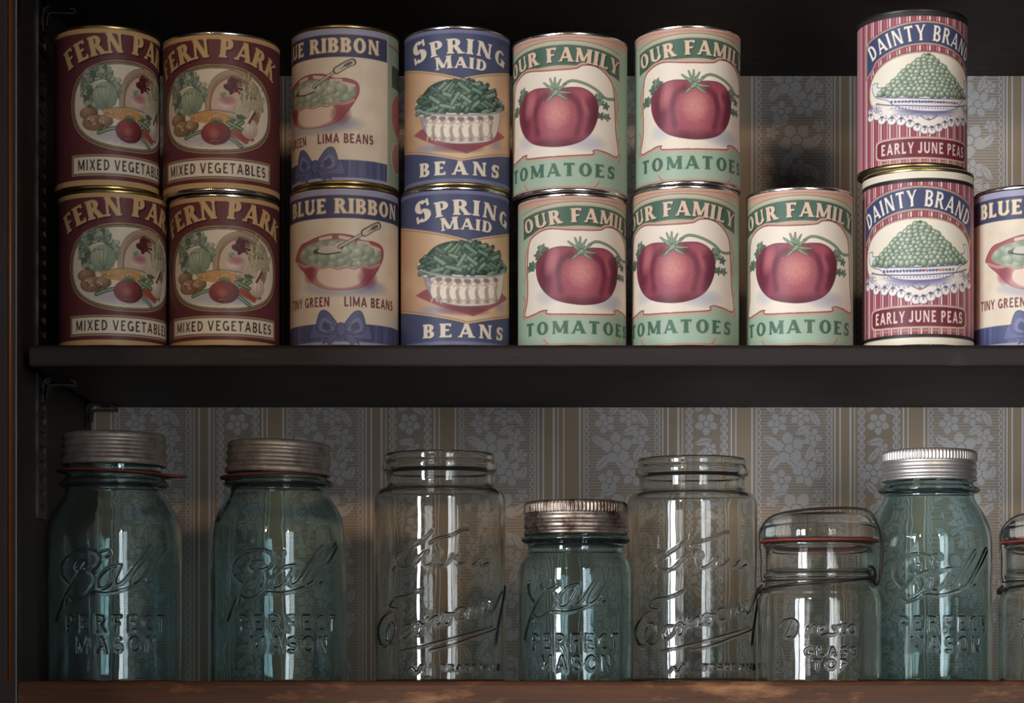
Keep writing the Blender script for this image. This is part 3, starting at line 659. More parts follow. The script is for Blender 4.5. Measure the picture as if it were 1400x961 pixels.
def wood_mat(name, a, b, rough, axis='x', scale=1.0, wear=None, spec=.5, bump=.25):
    m = NT(name); vec, _ = m.coord(); st = (.06, 1, 1) if axis == 'x' else (1, 1, .06)
    g = m.noise(vec, 160*scale, 6, .6, st); h = m.noise(vec, 24*scale, 4, .6, (st[0]*3, 1, st[2]*3))
    col = m.mix((g*.7+h*.5-.25).step(0, .75), a, b)
    if wear:
        w1 = m.noise(vec, 70, 6, .7, (.25, 1, 1) if axis == 'x' else (1, 1, .25), (5, 2, 1)); w2 = m.noise(vec, 14, 3, .6, (.7, 1, 1), (1, 8, 3))
        col = m.mix((w1+w2*.6).step(wear[1], wear[1]+.22), col, wear[0])
    m.set(Base_Color=col, Roughness=(g-.5)*.25+rough, Specular_IOR_Level=spec); m.bump(g, bump, .0006)
    return m.m
def metal_mat(name, a, b, rough, scale=60, bump=.1, metal=1.0, spread=(.4, .65)):
    m = NT(name); vec, _ = m.coord(); n = m.noise(vec, scale, 5, .65); n2 = m.noise(vec, scale*4, 3, .6, off=(2, 2, 2))
    m.set(Base_Color=m.mix(n.step(*spread), a, b), Metallic=metal, Roughness=(n-.5)*.3+rough); m.bump(n2, bump, .0004)
    return m.m
def glass_mat(name, col, rough=.0, wave=.3, dust=.012):
    m = NT(name); vec, _ = m.coord(); m.t.nodes.remove(m.b)
    g = m.new('ShaderNodeBsdfGlass'); g.inputs['Color'].default_value = (*col, 1); g.inputs['IOR'].default_value = 1.5; g.inputs['Roughness'].default_value = rough
    n = m.noise(vec, 34, 2, .5, (1, 1, .45)); b = m.new('ShaderNodeBump'); b.inputs['Strength'].default_value = wave; b.inputs['Distance'].default_value = .002
    m.put(b.inputs['Height'], n); m.t.links.new(b.outputs[0], g.inputs['Normal']); d = m.new('ShaderNodeBsdfDiffuse'); d.inputs['Color'].default_value = (.62, .62, .58, 1); mx = m.new('ShaderNodeMixShader'); mx.inputs[0].default_value = dust
    m.t.links.new(g.outputs[0], mx.inputs[1]); m.t.links.new(d.outputs[0], mx.inputs[2]); m.t.links.new(mx.outputs[0], m.out.inputs[0])
    return m.m
def plain_mat(name, col, rough=.5, spec=.5, var=.12):
    m = NT(name); vec, _ = m.coord(); n = m.noise(vec, 90, 4)
    m.set(Base_Color=m.mix(n*var*2, col, tuple(max(0, q*.72) for q in col)), Roughness=rough, Specular_IOR_Level=spec); return m.m
def label_mat():
    m = NT('printed paper label'); vec, _ = m.coord(); a = m.new('ShaderNodeAttribute', attribute_name='ink')
    n = m.noise(vec, 26, 4); col = m.mix((n-.45)*.25, a.outputs['Color'], (120, 100, 80)); m.set(Base_Color=col, Roughness=.5, Specular_IOR_Level=.35); m.bump(m.noise(vec, 30, 2), .05, .001)
    return m.m

M_wall = wallpaper_mat()
M_shelf = wood_mat('dark stained shelf wood', (17, 12, 10), (42, 31, 28), .58, wear=((58, 44, 39), .9), spec=.3)
M_rail = wood_mat('worn brown front rail', (42, 23, 13), (100, 60, 33), .5, wear=((146, 102, 66), .86), scale=1.5, spec=.3)
M_stile = wood_mat('dark reddish stile wood', (26, 17, 14), (46, 27, 21), .45, axis='z')
M_bead = wood_mat('amber varnished bead', (86, 48, 22), (128, 76, 36), .38, axis='z')
M_side = wood_mat('near black cabinet side', (26, 20, 17), (44, 34, 29), .55, axis='z')
M_steel = metal_mat('dull bracket steel', (60, 58, 56), (90, 86, 80), .45)
M_gold = metal_mat('brass coloured tin', (172, 152, 104), (126, 106, 66), .36)
M_tin = metal_mat('silvery tin', (206, 202, 198), (150, 144, 140), .25)
M_black = plain_mat('black enamel', (26, 26, 27), .4)
M_label = label_mat()
M_zinc = metal_mat('dull grey zinc', (168, 160, 152), (116, 108, 102), .55, 45, .25, .75)
M_lid = metal_mat('bright ribbed lid', (214, 208, 202), (184, 176, 172), .48, 40, .1, .9)
M_rust = metal_mat('tarnished lid', (176, 160, 148), (84, 66, 56), .45, 60, .25, .9, (.42, .6))
M_red = plain_mat('red rubber', (98, 40, 30), .6); M_redk = plain_mat('faded red rubber', (136, 50, 42), .55)
M_aqua = glass_mat('aqua glass', (.85, .94, .943)); M_clear = glass_mat('clear old glass', (.955, .955, .935))
M_wire = metal_mat('dark steel wire', (62, 58, 56), (38, 35, 33), .42, 60, .1, .7)
# ------------------------------------------------------------------ the cupboard
BACK = 3391; SX = -650
st = lambda o, **k: tag(o, kind='structure', **k)
st(link('wall_back', box_mesh('wall_back', SX-20, 1180, BACK, BACK+14, -160, 1040), M_wall))
st(link('wall_left', box_mesh('wall_left', SX-16, SX, 2864, BACK, -130, 1040), M_side))
st(link('wall_right', box_mesh('wall_right', 1160, 1176, 2864, BACK, -130, 1040), M_side))
st(link('floor', box_mesh('floor', SX, 1160, 2866, BACK, -84, -70), M_shelf))
st(link('ceiling', box_mesh('ceiling', SX-16, 1176, 2866, BACK, 1026, 1040), M_side))
rail = [(2846, -150), (2866, -150), (2866, -52), (2862, -48.5), (2851, -48.5), (2848, -50), (2846, -54)]
st(link('trim_1', sweep('trim_1', rail, -900, 1200), M_rail))
# left stile: flat board, round bead, inner step
st(link('trim_2', sweep('trim_2', rounded([(-790, 2838), (-640, 2838), (-640, 2866), (-790, 2866), (-790, 2838)], 2)[:-1], -150, 1040, 'z'), M_stile))
bead = [(-649+2.8*math.cos(t), 2837.3+2.8*math.sin(t)) for t in np.linspace(0, 2*math.pi, 16, endpoint=False)]
me = sweep('trim_3', bead, -48, 1040, 'z'); me.polygons.foreach_set('use_smooth', np.full(len(me.polygons), True)); st(link('trim_3', me, M_bead))
# cupboard door added out of view on the stile to shade the left side
d = box_mesh('shade_door_1', -712, -694, 2150, 2830, -140, 1040, 2); shade_door = st(link('shade_door_1', d, M_stile))
def shelf_board(z0, z1, front, label):
    t = z1-z0; sect = rounded([(BACK-1, z0), (front+1, z0), (front, z0+3), (front-1, z1-5), (front+1.5, z1), (BACK-1, z1)], 5, 4)
    me = sweep('wooden_shelf', sect, -636, 1158); bm = bmesh.new(); bm.from_mesh(me)
    e = [e for e in bm.edges if all(abs(v.co.x+636*U) < 1e-5 for v in e.verts)]
    bmesh.ops.bevel(bm, geom=e, offset=4*U, segments=3, affect='EDGES', clamp_overlap=True); bm.to_mesh(me); bm.free()
    return tag(link('wooden_shelf', me, M_shelf), label, 'shelf')
shelf_board(365, 393.5, 2889, 'dark stained wooden shelf board carrying the two tiers of tin cans')
shelf_board(877, 906, 2889, 'dark shelf board overhead, above the tin cans, only its underside seen')
# slotted strip and clips
bm = bmesh.new()
def add_box(bm, x0, x1, y0, y1, z0, z1):
    a, b = W(x0, y0, z0), W(x1, y1, z1); r = bmesh.ops.create_cube(bm, size=1)
    for v in r['verts']: v.co = Vector([(a[i]+b[i])/2+v.co[i]*(b[i]-a[i]) for i in range(3)])
for y0, y1 in ((2996, 3004), (3044, 3052)): add_box(bm, SX, SX+3.5, y0, y1, 172, 1020)
for k in range(43): add_box(bm, SX, SX+3.3, 3004, 3044, 172+k*20, 172+k*20+11)
me = bpy.data.meshes.new('slotted_strip'); bm.to_mesh(me); bm.free()
tag(link('slotted_strip', me, M_steel), 'slotted metal shelf strip screwed upright on the dark cupboard side', 'shelf strip')
def clip(x, y, ztop, label):
    root = tag(bpy.data.objects.new('shelf_bracket', None), label, 'bracket', 'metal clips under the shelves'); C.objects.link(root); root.location = W(x, y, ztop)
    def ribbon(pts, w, t):
        p = np.array(pts, float); n = len(p); T = np.gradient(p, axis=0); T /= np.hypot(T[:, 0], T[:, 1])[:, None]; N = np.stack([-T[:, 1], T[:, 0]], 1)
        a, b = p, p-N*t; v = []
        for yy in (-w/2, w/2):
            for q in list(a)+list(b)[::-1]: v.append((q[0]*U, yy*U, q[1]*U))
        k = 2*n; f = [(i, (i+1) % k, k+(i+1) % k, k+i) for i in range(k)]+[(i, i+1, k-2-i, k-1-i) for i in range(n-1)]+[(k+i, k+k-1-i, k+k-2-i, k+i+1) for i in range(n-1)]
        return v, f
    arm = smooth([(2, -34), (2, -14), (3, -5), (9, -1), (20, 0), (38, 0)], 5)[::-1] if False else smooth([(38, 0), (20, 0), (9, -1), (3.5, -6), (2.5, -16), (2.5, -34)], 5)
    v, f = ribbon(arm, 22, 2.4); me = mesh_of('clip_arm', v, f, False); bm = bmesh.new(); bm.from_mesh(me); bmesh.ops.recalc_face_normals(bm, faces=bm.faces); bm.to_mesh(me); bm.free()
    link('clip_arm', me, M_steel, root)
    v, f = ribbon(smooth([(38, -1.5), (44, -2.5), (46, -7), (42, -10), (14, -9.5), (9, -13), (7, -26)], 5), 18, 2); me = mesh_of('clip_tongue', v, f, False)
    link('clip_tongue', me, M_steel, root)
    bm = bmesh.new(); bmesh.ops.create_uvsphere(bm, u_segments=12, v_segments=8, radius=3*U); me = bpy.data.meshes.new('rivet'); bm.to_mesh(me); bm.free(); link('rivet', me, M_steel, root, (5*U, 0, -20*U))
clip(SX+3.5, 3030, 877, 'bent metal clip under the overhead shelf, beside the topmost maroon can')
clip(SX+3.5, 3030, 365, 'bent metal clip near the front under the can shelf, left end')
clip(SX+1, 3352, 365, 'small metal clip at the back under the can shelf, behind the leftmost jar')

# ------------------------------------------------------------------ tin cans
NU, NV = 380, 250
def label_mesh(cv, v0, v1, name, k=1.0):
    """paper sleeve: fine grid over the printed front, coarse behind; ink stored per vertex"""
    half = R(118); th = np.concatenate([np.linspace(-half, half, NU), np.linspace(half, 2*math.pi-half, 22)[1:-1]])
    vv = np.linspace(v0, v1, NV); ink = cv.sample(np.where(th <= half, th, math.pi)/k*R0, vv)
    back = th > half
    ink[:, back] = ink[:, [0]]*.5+ink[:, [NU-1]]*.5
    g = ink.mean(-1, keepdims=True); ink = lin(np.clip(g+(ink-g)*SAT, 0, 255)*VAL*np.array([1, .98, .945]))
    T, Z = np.meshgrid(th, H0-vv); v = np.stack([R0*np.sin(T), -R0*np.cos(T), Z], -1).reshape(-1, 3)*U
    f = grid_faces(NV, len(th), True)[:, ::-1]; me = mesh_of(name, v, f)
    at = me.color_attributes.new('ink', 'FLOAT_COLOR', 'POINT'); buf = np.ones((len(v), 4), np.float32); buf[:, :3] = ink.reshape(-1, 3); at.data.foreach_set('color', buf.ravel())
    me.materials.append(M_label); return me
SAT, VAL = .80, .95
ART = {'fern': label_mesh(fern_art(), 5, 213, 'mixed_vegetable_label'), 'ribbon': label_mesh(ribbon_art(), 6, 213, 'lima_bean_label'), 'spring': label_mesh(spring_art(), 6, 213, 'green_bean_label'),
       'fernw': label_mesh(fern_art(), 5, 213, 'mixed_vegetable_label', .93), 'tomatow': label_mesh(tomato_art(), 5, 214, 'tomato_label', .92),
       'tomato': label_mesh(tomato_art(), 5, 214, 'tomato_label'), 'pea': label_mesh(pea_art(False), 1, 212, 'pea_label'), 'peaw': label_mesh(pea_art(True), .6, 217.4, 'wrapped_pea_label')}
body_v = lathe(rounded([(0, 4), (68, 4), (71, 1), (72.2, 6), (72.2, 212), (71, 216), (68, 214.5), (0, 214.5)], 1), 72)
BODY = {k: mesh_of('can_body', *body_v) for k in ('tin', 'gold')}
for k, m_ in (('tin', M_tin), ('gold', M_gold)): BODY[k].materials.append(m_)
rim_p = rounded([(69, 0.0), (71.6, 0), (73.4, 1.2), (73.6, 4.2), (72.6, 6), (71.4, 6.2), (69.4, 5), (69, 0.0)], .9, 3)
RIMS = {}
for k, m_ in (('tin', M_tin), ('gold', M_gold), ('black', M_black)): RIMS[k] = mesh_of('rim', *lathe(rim_p, 96)); RIMS[k].materials.append(m_)
def can(px, rad, z0, z1, art, rot, label, top='tin', bot='tin', group=None, dep=DEP):
    root = bpy.data.objects.new('tin_can', None); C.objects.link(root); tag(root, label, 'can', group)
    x = (px-700)*dep/3000; root.location = W(x, dep, z0); s = rad/R0; root.scale = (s, s, (z1-z0)/H0)
    root.rotation_euler.z = R(rot)+math.atan2(-x, dep)*-1 if False else R(rot)-math.atan2(x, dep)
    link('can_body', BODY['gold' if top == 'gold' else 'tin'], None, root)
    link('paper_label', ART[art], None, root)
    r = link('rim', RIMS[top], None, root, (0, 0, (H0-6.2)*U)); r2 = link('rim', RIMS[bot], None, root)
    return root
ZS = 393.5
can(154, 74, ZS, 607, 'fern', 17.3, 'maroon mixed vegetables can on the shelf, bottom of the stack at the far left', 'gold', 'gold')
can(147, 71, 607, 827, 'fern', 24.7, 'maroon mixed vegetables can with brassy rims, upper one beside the cupboard side', 'gold', 'gold')
can(307, 74.5, ZS, 601, 'fern', 0, 'maroon mixed vegetables can on the shelf, touching the cream lima bean can', 'tin', 'tin')
can(303, 79, 601, 815, 'fernw', -5, 'maroon mixed vegetables can with silvery top rim, in the upper tier', 'tin', 'tin', dep=2996)
can(471, 74, ZS, 613, 'ribbon', 0, 'cream lima bean can with blue bow and brassy rim, standing on the shelf', 'gold', 'gold')
can(472, 73, 613, 827, 'ribbon', -30, 'cream lima bean can turned aside to show its green back panel, upper tier', 'gold', 'gold')
can(622, 74, ZS, 611, 'spring', 0, 'blue and peach green bean can standing on the shelf, below its twin', 'tin', 'gold')
can(625, 72, 611, 826, 'spring', -9, 'blue and peach green bean can on top of its twin', 'tin', 'gold')
can(782, 74, ZS, 602, 'tomato', 13, 'green tomato can on the shelf next to the blue green bean can', 'tin', 'tin')
can(779, 78.5, 602, 816, 'tomatow', -10.5, 'widest green tomato can, upper tier next to the blue green bean can', 'tin', 'tin')
can(937, 73, ZS, 613, 'tomato', -10, 'green tomato can on the shelf between two other tomato cans', 'tin', 'tin')
can(940, 72, 613, 827, 'tomato', 11, 'green tomato can in the upper tier with bare wallpaper to its right', 'tin', 'tin')
can(1093, 72.5, ZS, 611, 'tomato', 0, 'single green tomato can with nothing stacked on it', 'tin', 'tin')
can(1255, 75, ZS, 636, 'peaw', 0, 'pink striped pea can with white and black bands, on the shelf', 'gold', 'tin')
can(1247, 74, 636, 848, 'pea', 15, 'pink striped pea can with black top rim, on top of the other pea can', 'black', 'gold')
can(1406, 74, ZS, 613, 'ribbon', 13, 'cream lima bean can with blue bow cut off by the right picture edge', 'tin', 'tin')

# ------------------------------------------------------------------ glass jars
FL = -70.0
def jconv(cx, rad, dep, ox, oy, s):
    def f(pts):
        out = []
        for x, y in pts:
            t = math.asin(max(-.98, min(.98, (ox+x/s-cx)/rad))); z = (880-(oy+y/s))*(dep-rad*math.cos(t))/3000-FL
            out.append((t*rad, z))
        return out
    return f
ZT = 240.0
class Relief:
    """raised lettering: strokes painted into a height map over (arc length, height)"""
    def __init__(s, rad): s.c = Canvas(-R(92)*rad, R(92)*rad, ZT, 2.5, (0,), 1); s.rad = rad
    def stroke(s, pts, w=2.6, h=1.0, n=8):
        q = smooth([(u, ZT-z) for u, z in pts], n); s.c.line(q, w, (h,))
    def word(s, t, u0, u1, z, h, w=.17, gap=.28):
        text(s.c, t, Face(w, w), (u0, u1, ZT-z), h, (1.0,), gap=gap)
    def sampler(s, blur=2):
        a = s.c.a
        for _ in range(blur):
            k = np.zeros_like(a)
            for dy in (-1, 0, 1):
                for dx in (-1, 0, 1): k += np.roll(np.roll(a, dy, 0), dx, 1)
            a = k/9
        s.c.a = a; return s.c
def mason_relief():
    r = Relief(93); f = jconv(381, 93, 3000, 270, 580, 2.596); S = lambda p, w=2.6, h=1.0: r.stroke(f(p), w*1.2, h)
    S([(112, 695), (138, 625), (172, 565), (205, 520), (228, 488)], 3.2); S([(165, 570), (135, 535), (134, 495), (165, 460), (215, 446), (258, 455), (272, 478), (256, 508), (215, 520), (188, 512), (196, 492), (225, 486)], 2.8)
    S([(215, 520), (248, 530), (252, 565), (222, 605), (180, 622), (158, 612), (150, 640)], 2.8)
    S([(336, 500), (300, 512), (268, 545), (266, 578), (290, 580), (318, 552), (344, 500), (326, 545), (328, 572), (352, 562)], 2.6)
    S([(352, 562), (390, 505), (425, 450), (440, 432), (438, 450), (405, 505), (378, 552), (384, 572), (408, 556)], 2.6)
    S([(408, 556), (445, 495), (475, 440), (488, 426), (486, 446), (455, 500), (425, 548), (424, 570), (438, 562)], 2.6)
    S([(272, 452), (300, 446), (308, 460), (292, 472)], 1.8); S([(212, 612), (250, 598), (300, 600), (360, 585), (420, 560)], 2.4)
    a, b = f([(150, 735), (485, 735)]); r.word('PERFECT', a[0], b[0], f([(320, 738)])[0][1], 23); a, b = f([(190, 812), (458, 812)]); r.word('MASON', a[0], b[0], f([(320, 812)])[0][1], 22, gap=.3)
    return r.sampler()
def economy_relief():
    r = Relief(90); f = jconv(601, 90, 3000, 490, 600, 2.748); S = lambda p, w=2.6, h=1.0: r.stroke(f(p), w, h)
    S([(133, 492), (155, 455), (195, 415), (250, 372), (278, 345)], 3); S([(175, 412), (148, 430), (145, 465), (170, 486), (205, 478), (240, 440), (262, 420)], 2.8); S([(205, 480), (235, 440), (250, 425), (245, 460), (262, 478), (285, 460)], 2.4)
    S([(270, 392), (300, 375), (345, 362), (388, 342), (412, 338)], 2.6); S([(285, 460), (310, 432), (300, 415), (284, 440), (290, 470), (318, 476), (345, 455)], 2.4)
    S([(345, 455), (352, 432), (362, 448), (372, 436), (366, 470), (392, 466), (412, 446)], 2.4); S([(412, 446), (420, 474), (438, 470), (455, 448), (458, 476), (485, 466)], 2.6)
    S([(240, 565), (190, 590), (140, 602), (122, 630), (150, 640)], 2.8); S([(150, 640), (100, 665), (78, 720), (90, 775), (118, 768), (140, 720), (132, 692), (112, 712), (112, 760), (140, 775), (170, 740)], 2.8)
    S([(200, 700), (178, 705), (166, 740), (182, 752), (205, 728)], 2.4); S([(205, 728), (222, 690), (240, 700), (238, 732), (220, 736), (222, 704), (250, 700)], 2.4)
    S([(250, 700), (262, 672), (262, 712), (276, 680), (296, 668), (292, 704), (312, 690)], 2.4); S([(312, 690), (322, 656), (344, 664), (340, 694), (322, 692), (326, 664), (352, 656)], 2.4); S([(358, 660), (372, 640), (392, 636), (400, 660), (388, 680), (368, 674), (364, 652)], 2.4)
    S([(410, 675), (420, 630), (420, 665), (442, 622), (444, 658), (466, 612), (464, 652), (482, 640)], 2.4); S([(490, 605), (486, 640), (502, 646), (524, 600), (535, 575)], 2.6); S([(548, 555), (540, 610), (524, 690), (512, 772)], 3.4)
    S([(160, 800), (260, 775), (380, 742), (500, 706)], 1.8); S([(270, 795), (350, 775), (440, 742), (520, 712)], 1.5)
    a, b = f([(308, 875), (528, 875)]); r.word('TRADE MARK', a[0], b[0], f([(420, 872)])[0][1], 8.5, .2, .3); S([(190, 880), (205, 860), (222, 880), (240, 850), (250, 880)], 1.8)
    return r.sampler()
def glass_top_relief():
    r = Relief(83); f = jconv(1120, 83, 3000, 1020, 670, 3.43); S = lambda p, w=2.2, h=1.0: r.stroke(f(p), w, h)
    S([(180, 700), (205, 640), (215, 612)], 2.6); S([(165, 640), (190, 612), (235, 612), (245, 650), (222, 690), (195, 692)], 2.6); S([(285, 690), (292, 640), (300, 660), (318, 636), (330, 642)]); S([(345, 665), (370, 650), (362, 634), (344, 652), (350, 682), (378, 676)])
    S([(425, 640), (405, 640), (420, 664), (405, 680), (390, 676)]); S([(445, 610), (440, 670), (455, 676)]); S([(430, 636), (464, 630)]); S([(490, 634), (474, 650), (482, 674), (505, 662), (502, 636), (490, 634)])
    a, b = f([(275, 778), (512, 778)]); r.word('GLASS', a[0], b[0], f([(395, 780)])[0][1], 13, .16, .3); a, b = f([(315, 842), (468, 842)]); r.word('TOP', a[0], b[0], f([(395, 842)])[0][1], 14, .16, .3)
    return r.sampler()
def jar_mesh(name, outer, inner, zlo, zhi, rel, rad, h=2.5, dz=0, mat=None):
    """blown jar as one watertight wall: dense outer face with raised lettering, plain inner face"""
    fr = np.linspace(-R(88), R(88), 270); th = np.concatenate([fr, np.linspace(R(88), 2*math.pi-R(88), 46)[1:-1]])
    def dense(p, step):
        out = []
        for a, b in zip(p, p[1:]):
            n = max(1, int(np.hypot(b[0]-a[0], b[1]-a[1])/step)) if step else 1
            out += [(a[0]+(b[0]-a[0])*i/n, a[1]+(b[1]-a[1])*i/n) for i in range(n)]
        return out+[p[-1]]
    o = [p for p in outer]; rows = []
    for a, b in zip(o, o[1:]):
        inside = min(a[1], b[1]) >= zlo-.1 and max(a[1], b[1]) <= zhi+.1
        rows += dense([a, b], .85 if inside else 0)[:-1]
    inn = []
    for a, b in zip(inner, inner[1:]):      # holding loops keep the long walls straight
        L = math.hypot(b[0]-a[0], b[1]-a[1]); inn.append(a)
        if L > 8: inn += [(a[0]+(b[0]-a[0])*t, a[1]+(b[1]-a[1])*t) for t in (1.2/L, 1-1.2/L)]
    inner = inn+[inner[-1]]
    rows += [o[-1]]+inner
    def mod(r, z, T):
        if rel is None: return r
        u = th*rel_r; zz = rows_z
        hm = np.zeros(r.shape); k = np.array([i for i, p in enumerate(rows) if i < n_out and zlo <= p[1] <= zhi])
        cv = rel; s_ = cv.sample(np.clip(fr*rad, cv.u0+.5, cv.u1-.5), np.clip(ZT-(rows_z[k]-dz), .5, ZT-.6))[..., 0]
        hm[np.ix_(k, np.arange(len(fr)))] = s_; return r+hm*h
    rows_z = np.array([p[1] for p in rows]); n_out = len(rows)-len(inner); rel_r = rad
    v, f = lathe(rows, th=th, mod=mod); me = mesh_of(name, v, f); me.materials.append(mat); return me
def smooth_prof(p, n=5): return [tuple(q) for q in smooth(p, n)]
ball_out = [(0, 5), (60, 4), (80, .6), (86, 0), (91, 4), (93, 14), (93, 205)]+smooth_prof([(93, 205), (92, 220), (88, 238), (80, 255), (71, 268), (67, 275)])[1:]+[(66, 279)]+smooth_prof([(66, 282), (71, 283.5), (74.5, 286), (74.5, 289), (71, 292), (67, 294)], 3)+[(65, 297), (64.6, 312), (65, 333), (63.5, 336), (61, 336.5)]
ball_in = [(59.5, 335.5), (59, 320), (59, 296), (60.5, 280)]+smooth_prof([(61, 276), (65, 266), (74, 253), (83, 236), (86.5, 219), (87.5, 204)])+[(87.5, 18), (84, 11), (70, 8.5), (0, 9)]
pint_out = [(0, 5), (50, 4), (66, .6), (72, 0), (76, 4), (78, 13), (78, 152)]+smooth_prof([(78, 152), (78, 166), (76, 177), (71, 186), (66.5, 191)])[1:]+[(65.5, 200)]+smooth_prof([(66, 205), (70, 207), (74.5, 210), (74.5, 213), (71, 216), (67, 217.5)], 3)+[(65.5, 220), (65, 236), (65, 255), (63.5, 258), (61, 258.5)]
pint_in = [(59.5, 257.5), (59, 240), (59, 205)]+smooth_prof([(60, 194), (64, 187), (69, 179), (71.5, 168), (72.3, 152)])+[(72.3, 18), (69, 11), (55, 8.5), (0, 9)]
kerr_out = [(0, 5), (60, 4), (76, .6), (82, 0), (87.5, 4), (90, 14), (90, 248)]+smooth_prof([(90, 248), (90, 262), (88.5, 271), (84.5, 278), (79, 281.5), (76.5, 282.5)])[1:]+smooth_prof([(75.5, 283), (73.5, 285.5), (72.6, 290), (72.6, 298), (73, 302)], 3)+smooth_prof([(75.5, 304), (78, 306.5), (78.6, 311), (77.6, 315.5), (75.2, 318.5)], 3)+smooth_prof([(75, 320), (75.2, 325), (73.6, 328.6), (71, 329.4)], 3)
kerr_in = smooth_prof([(68.5, 328.5), (67, 325.5), (66.8, 320)], 3)+[(66.8, 306), (67, 288)]+smooth_prof([(68.5, 283), (73, 279), (79.5, 275.5), (83.5, 269), (84.6, 258), (84.8, 246)])+[(84.8, 20), (81, 12), (70, 8.5), (0, 9)]
bail_out = [(0, 5), (50, 4), (70, .6), (76, 0), (81, 4), (83, 13), (83, 108)]+smooth_prof([(83, 108), (83, 124), (81, 136), (77, 144), (73.4, 148)])[1:]+[(73, 152)]+smooth_prof([(73.4, 158), (75.4, 160.5), (75.4, 164), (73.2, 166.5)], 3)+[(72.8, 172), (72.8, 198)]+smooth_prof([(73.5, 200), (75.5, 202.5), (75.5, 205.5), (73, 207)], 3)+[(70, 207)]
bail_in = [(67, 206), (66.4, 200), (66.4, 156)]+smooth_prof([(67.5, 148), (72, 141), (76, 133), (77.2, 120), (77.3, 108)])+[(77.3, 18), (73, 11), (60, 8.5), (0, 9)]
RM, RE, RG = mason_relief(), economy_relief(), glass_top_relief()
J_ball = jar_mesh('jar_glass', ball_out, ball_in, 14, 205, RM, 93, mat=M_aqua)
J_pint = jar_mesh('jar_glass', pint_out, pint_in, 13, 152, RM, 93*.93, dz=-25, mat=M_aqua)
J_kerr = jar_mesh('jar_glass', kerr_out, kerr_in, 14, 248, RE, 90, mat=M_clear)
J_bail = jar_mesh('jar_glass', bail_out, bail_in, 13, 112, RG, 83, mat=M_clear)
zinc_p = rounded([(67.5, 300), (71.5, 299), (72.6, 302), (72.4, 306), (69.6, 309), (69.4, 311), (71.6, 314.5), (71.6, 317), (69.2, 320), (69.2, 322), (71.2, 325.5), (71.2, 327.5), (69, 330.5), (69, 332.5), (70.6, 335), (70.4, 338), (68.6, 341.5), (65, 343), (0, 343), (0, 340), (64, 340), (67, 337), (67.5, 300)], .9, 3)
L_zinc = mesh_of('lid', *lathe(zinc_p, 120)); L_zinc.materials.append(M_zinc)
def ribbed_lid(z0, h, mat):
    q = [(66, 0), (69.6, -.6), (70.8, .8), (70.8, 3), (69, 5), (69, 6.5), (70.6, 9), (70.6, 12), (69, 14.6), (69, 16), (70.4, 18.5), (70.4, 21.5), (69.2, 24), (69.4, 26), (70.2, 27), (70.2, 36), (69, 39.4), (66, 40.8), (62, 41), (60.5, 40), (0, 40), (0, 37.5), (62, 37.5), (66, 35), (66, 0)]
    q = [(r, z0+z*h/41) for r, z in q]
    a, b = z0+26.5*h/41, z0+38*h/41
    def knurl(r, z, T): return r+np.where((z > a) & (z < b) & (r > 68.6), .75*(np.cos(T*84)), 0)
    me = mesh_of('lid', *lathe(rounded(q, .7, 3), 672, knurl)); me.materials.append(mat); return me
L_pint, L_bright = ribbed_lid(218.5, 45, M_rust), ribbed_lid(301, 43, M_lid)
GAS = mesh_of('rubber_ring', *lathe(rounded([(66, 294.5), (77, 294.5), (78.5, 296), (77, 298), (66, 298), (66, 294.5)], .6, 3), 96)); GAS.materials.append(M_red)
def jar(px, dep, s, mesh, rot, label, group=None):
    root = bpy.data.objects.new('glass_jar', None); C.objects.link(root); tag(root, label, 'jar', group); x = (px-700)*dep/3000
    root.location = W(x, dep, FL); root.scale = (s, s, 1); root.rotation_euler.z = R(rot)-math.atan2(x, dep)
    link('jar_glass', mesh, None, root); return root
def lid(root, me, dz=0, tilt=(0, 0)):
    o = link('lid', me, None, root, (0, 0, dz*U)); o.rotation_euler = (R(tilt[0]), R(tilt[1]), 0); return o
def ring(root, dz, tilt, tongue=None):
    me = GAS
    if tongue is not None:
        v, f = lathe(rounded([(66, 294.5), (77, 294.5), (78.5, 296), (77, 298), (66, 298), (66, 294.5)], .6, 3), 96, lambda r, z, T: r+np.where(r > 70, 24*np.exp(-((T-tongue)/.13)**2), 0)); me = mesh_of('rubber_ring', v, f); me.materials.append(M_red)
    o = link('rubber_ring', me, None, root, (0, 0, dz*U)); o.rotation_euler = (R(tilt[0]), R(tilt[1]), 0); o['label'] = 'red rubber sealing ring'; return o
def about(o, z, tilt):    # tilt a turned part about its own height z instead of the jar's foot
    m = Matrix.Translation((0, 0, z*U)) @ Matrix.Rotation(R(tilt[0]), 4, 'X') @ Matrix.Rotation(R(tilt[1]), 4, 'Y') @ Matrix.Translation((0, 0, -z*U)); o.matrix_local = Matrix.Translation(o.location) @ m
a = jar(156, 3000, 1, J_ball, -8, 'aqua glass jar standing in the dark corner beside the cupboard side, zinc lid'); l = lid(a, L_zinc, 13); about(l, 320, (0, .6)); g = ring(a, 6, (0, 0), 1.45); about(g, 296, (0, 2.6))
a = jar(381, 3000, 1, J_ball, 0, 'tall aqua glass jar with a dull zinc lid, next to an open clear jar'); l = lid(a, L_zinc, 1.5); about(l, 320, (0, 2.0)); g = ring(a, 1.5, (0, 0)); g.location.x = -8*U; about(g, 297.5, (0, -1.2)); g.scale = (.925, .925, 1)
a = jar(601, 3000, 1, J_kerr, 0, 'open clear glass jar without lid, left of the small aqua jar')
a = jar(787, 2996, 1, J_pint, -11, 'shortest aqua glass jar with a tarnished ribbed screw lid'); lid(a, L_pint)
a = jar(946, 3082, 1.015, J_kerr, 8, 'open clear glass jar without lid, between the small aqua jar and the wire bail jar')
a = jar(1270, 3125, .955, J_ball, 7, 'tall aqua glass jar with a bright ribbed metal lid, behind the wire bail jar'); lid(a, L_bright)
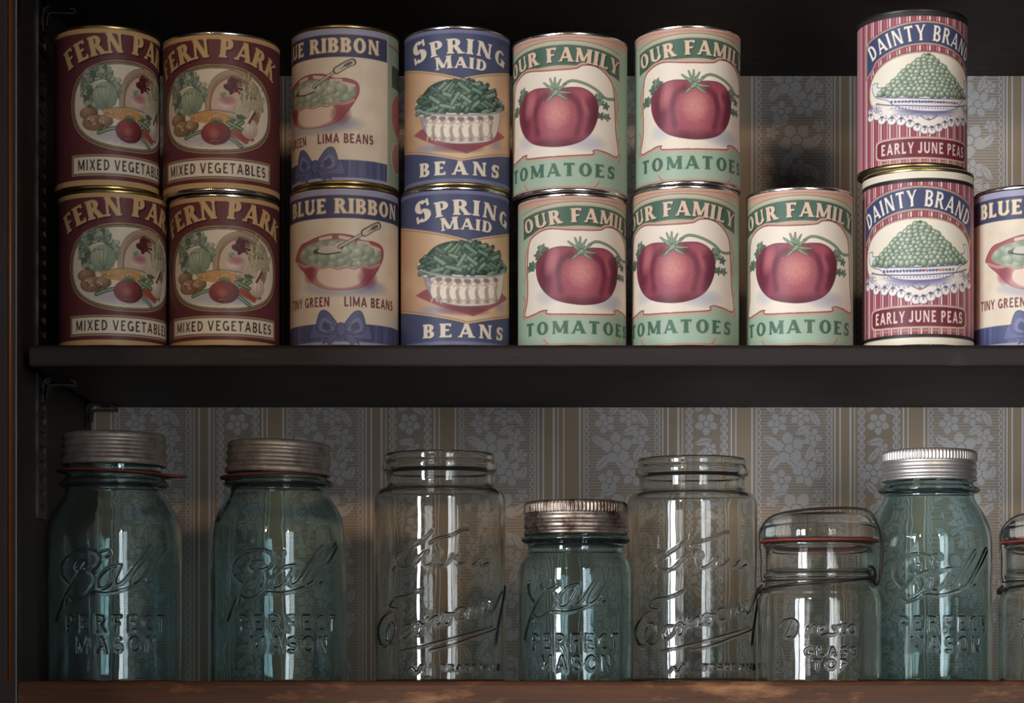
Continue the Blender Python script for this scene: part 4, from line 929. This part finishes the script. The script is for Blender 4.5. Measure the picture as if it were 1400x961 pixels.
def bail_jar(px, dep, s, rot, label):
    root = jar(px, dep, s, J_bail, rot, label)
    me = mesh_of('glass_lid', *lathe([(0, 212), (60, 212), (70, 211), (72, 210.2)]+rounded([(72, 210.2), (77.5, 210.5), (78.6, 214), (78.4, 222), (76, 231), (68, 240), (56, 245.5), (40, 248), (0, 249)], 5, 4), 120)); me.materials.append(M_clear); link('glass_lid', me, None, root)
    me = mesh_of('rubber_ring', *lathe(rounded([(70, 207.2), (80, 207.2), (81.5, 208.7), (80, 210.2), (70, 210.2), (70, 207.2)], .6, 3), 96)); me.materials.append(M_redk); o = link('rubber_ring', me, None, root); o['label'] = 'red rubber sealing ring'
    neck = tube([(75.2*math.sin(t), -75.2*math.cos(t), 155.5+.6*math.sin(t)) for t in np.linspace(0, 2*math.pi, 96, endpoint=False)], 1.3, 8, True); v, f = join([neck]); me = mesh_of('neck_wire', v, f); me.materials.append(M_wire); link('neck_wire', me, None, root)
    # swinging bail: up both sides and over the crown of the lid
    b = sm3([(-78, -4, 154), (-80, -4, 165), (-79.5, -3, 185), (-81, -2, 206), (-79, -2, 226), (-62, 0, 244), (-25, 1, 252), (20, 1, 254.5), (55, 0, 253), (70, -2, 246), (80, -3, 226), (84, -4, 205), (83.5, -5, 180), (81, -6, 158), (77, -7, 150), (73.5, -12, 153), (75, -20, 163), (72, -28, 172), (66, -36, 174)], 7)
    v, f = join([tube(b, 1.9, 10)]); me = mesh_of('bail_wire', v, f); me.materials.append(M_wire); link('bail_wire', me, None, root)
    # locking lever across the front, coil on the left
    lv = sm3([(76, -16, 160)]+[(79.5*math.sin(t), -79.5*math.cos(t), 158.5-15*((1.2-t)/2.6)) for t in np.linspace(1.2, -1.4, 12)]+[(-82, -8, 139), (-84, -2, 143), (-80, -6, 147), (-77, -8, 150)], 6)
    v, f = join([tube(lv, 2.0, 10)]); me = mesh_of('locking_wire', v, f); me.materials.append(M_wire); link('locking_wire', me, None, root)
    return root
bail_jar(1120, 2985, 1, 0, 'clear glass-topped jar with red ring and wire bail, in front of a tall aqua jar')
bail_jar(1450, 3010, 1, -4, 'clear glass-topped jar with red ring, cut off by the right picture edge')
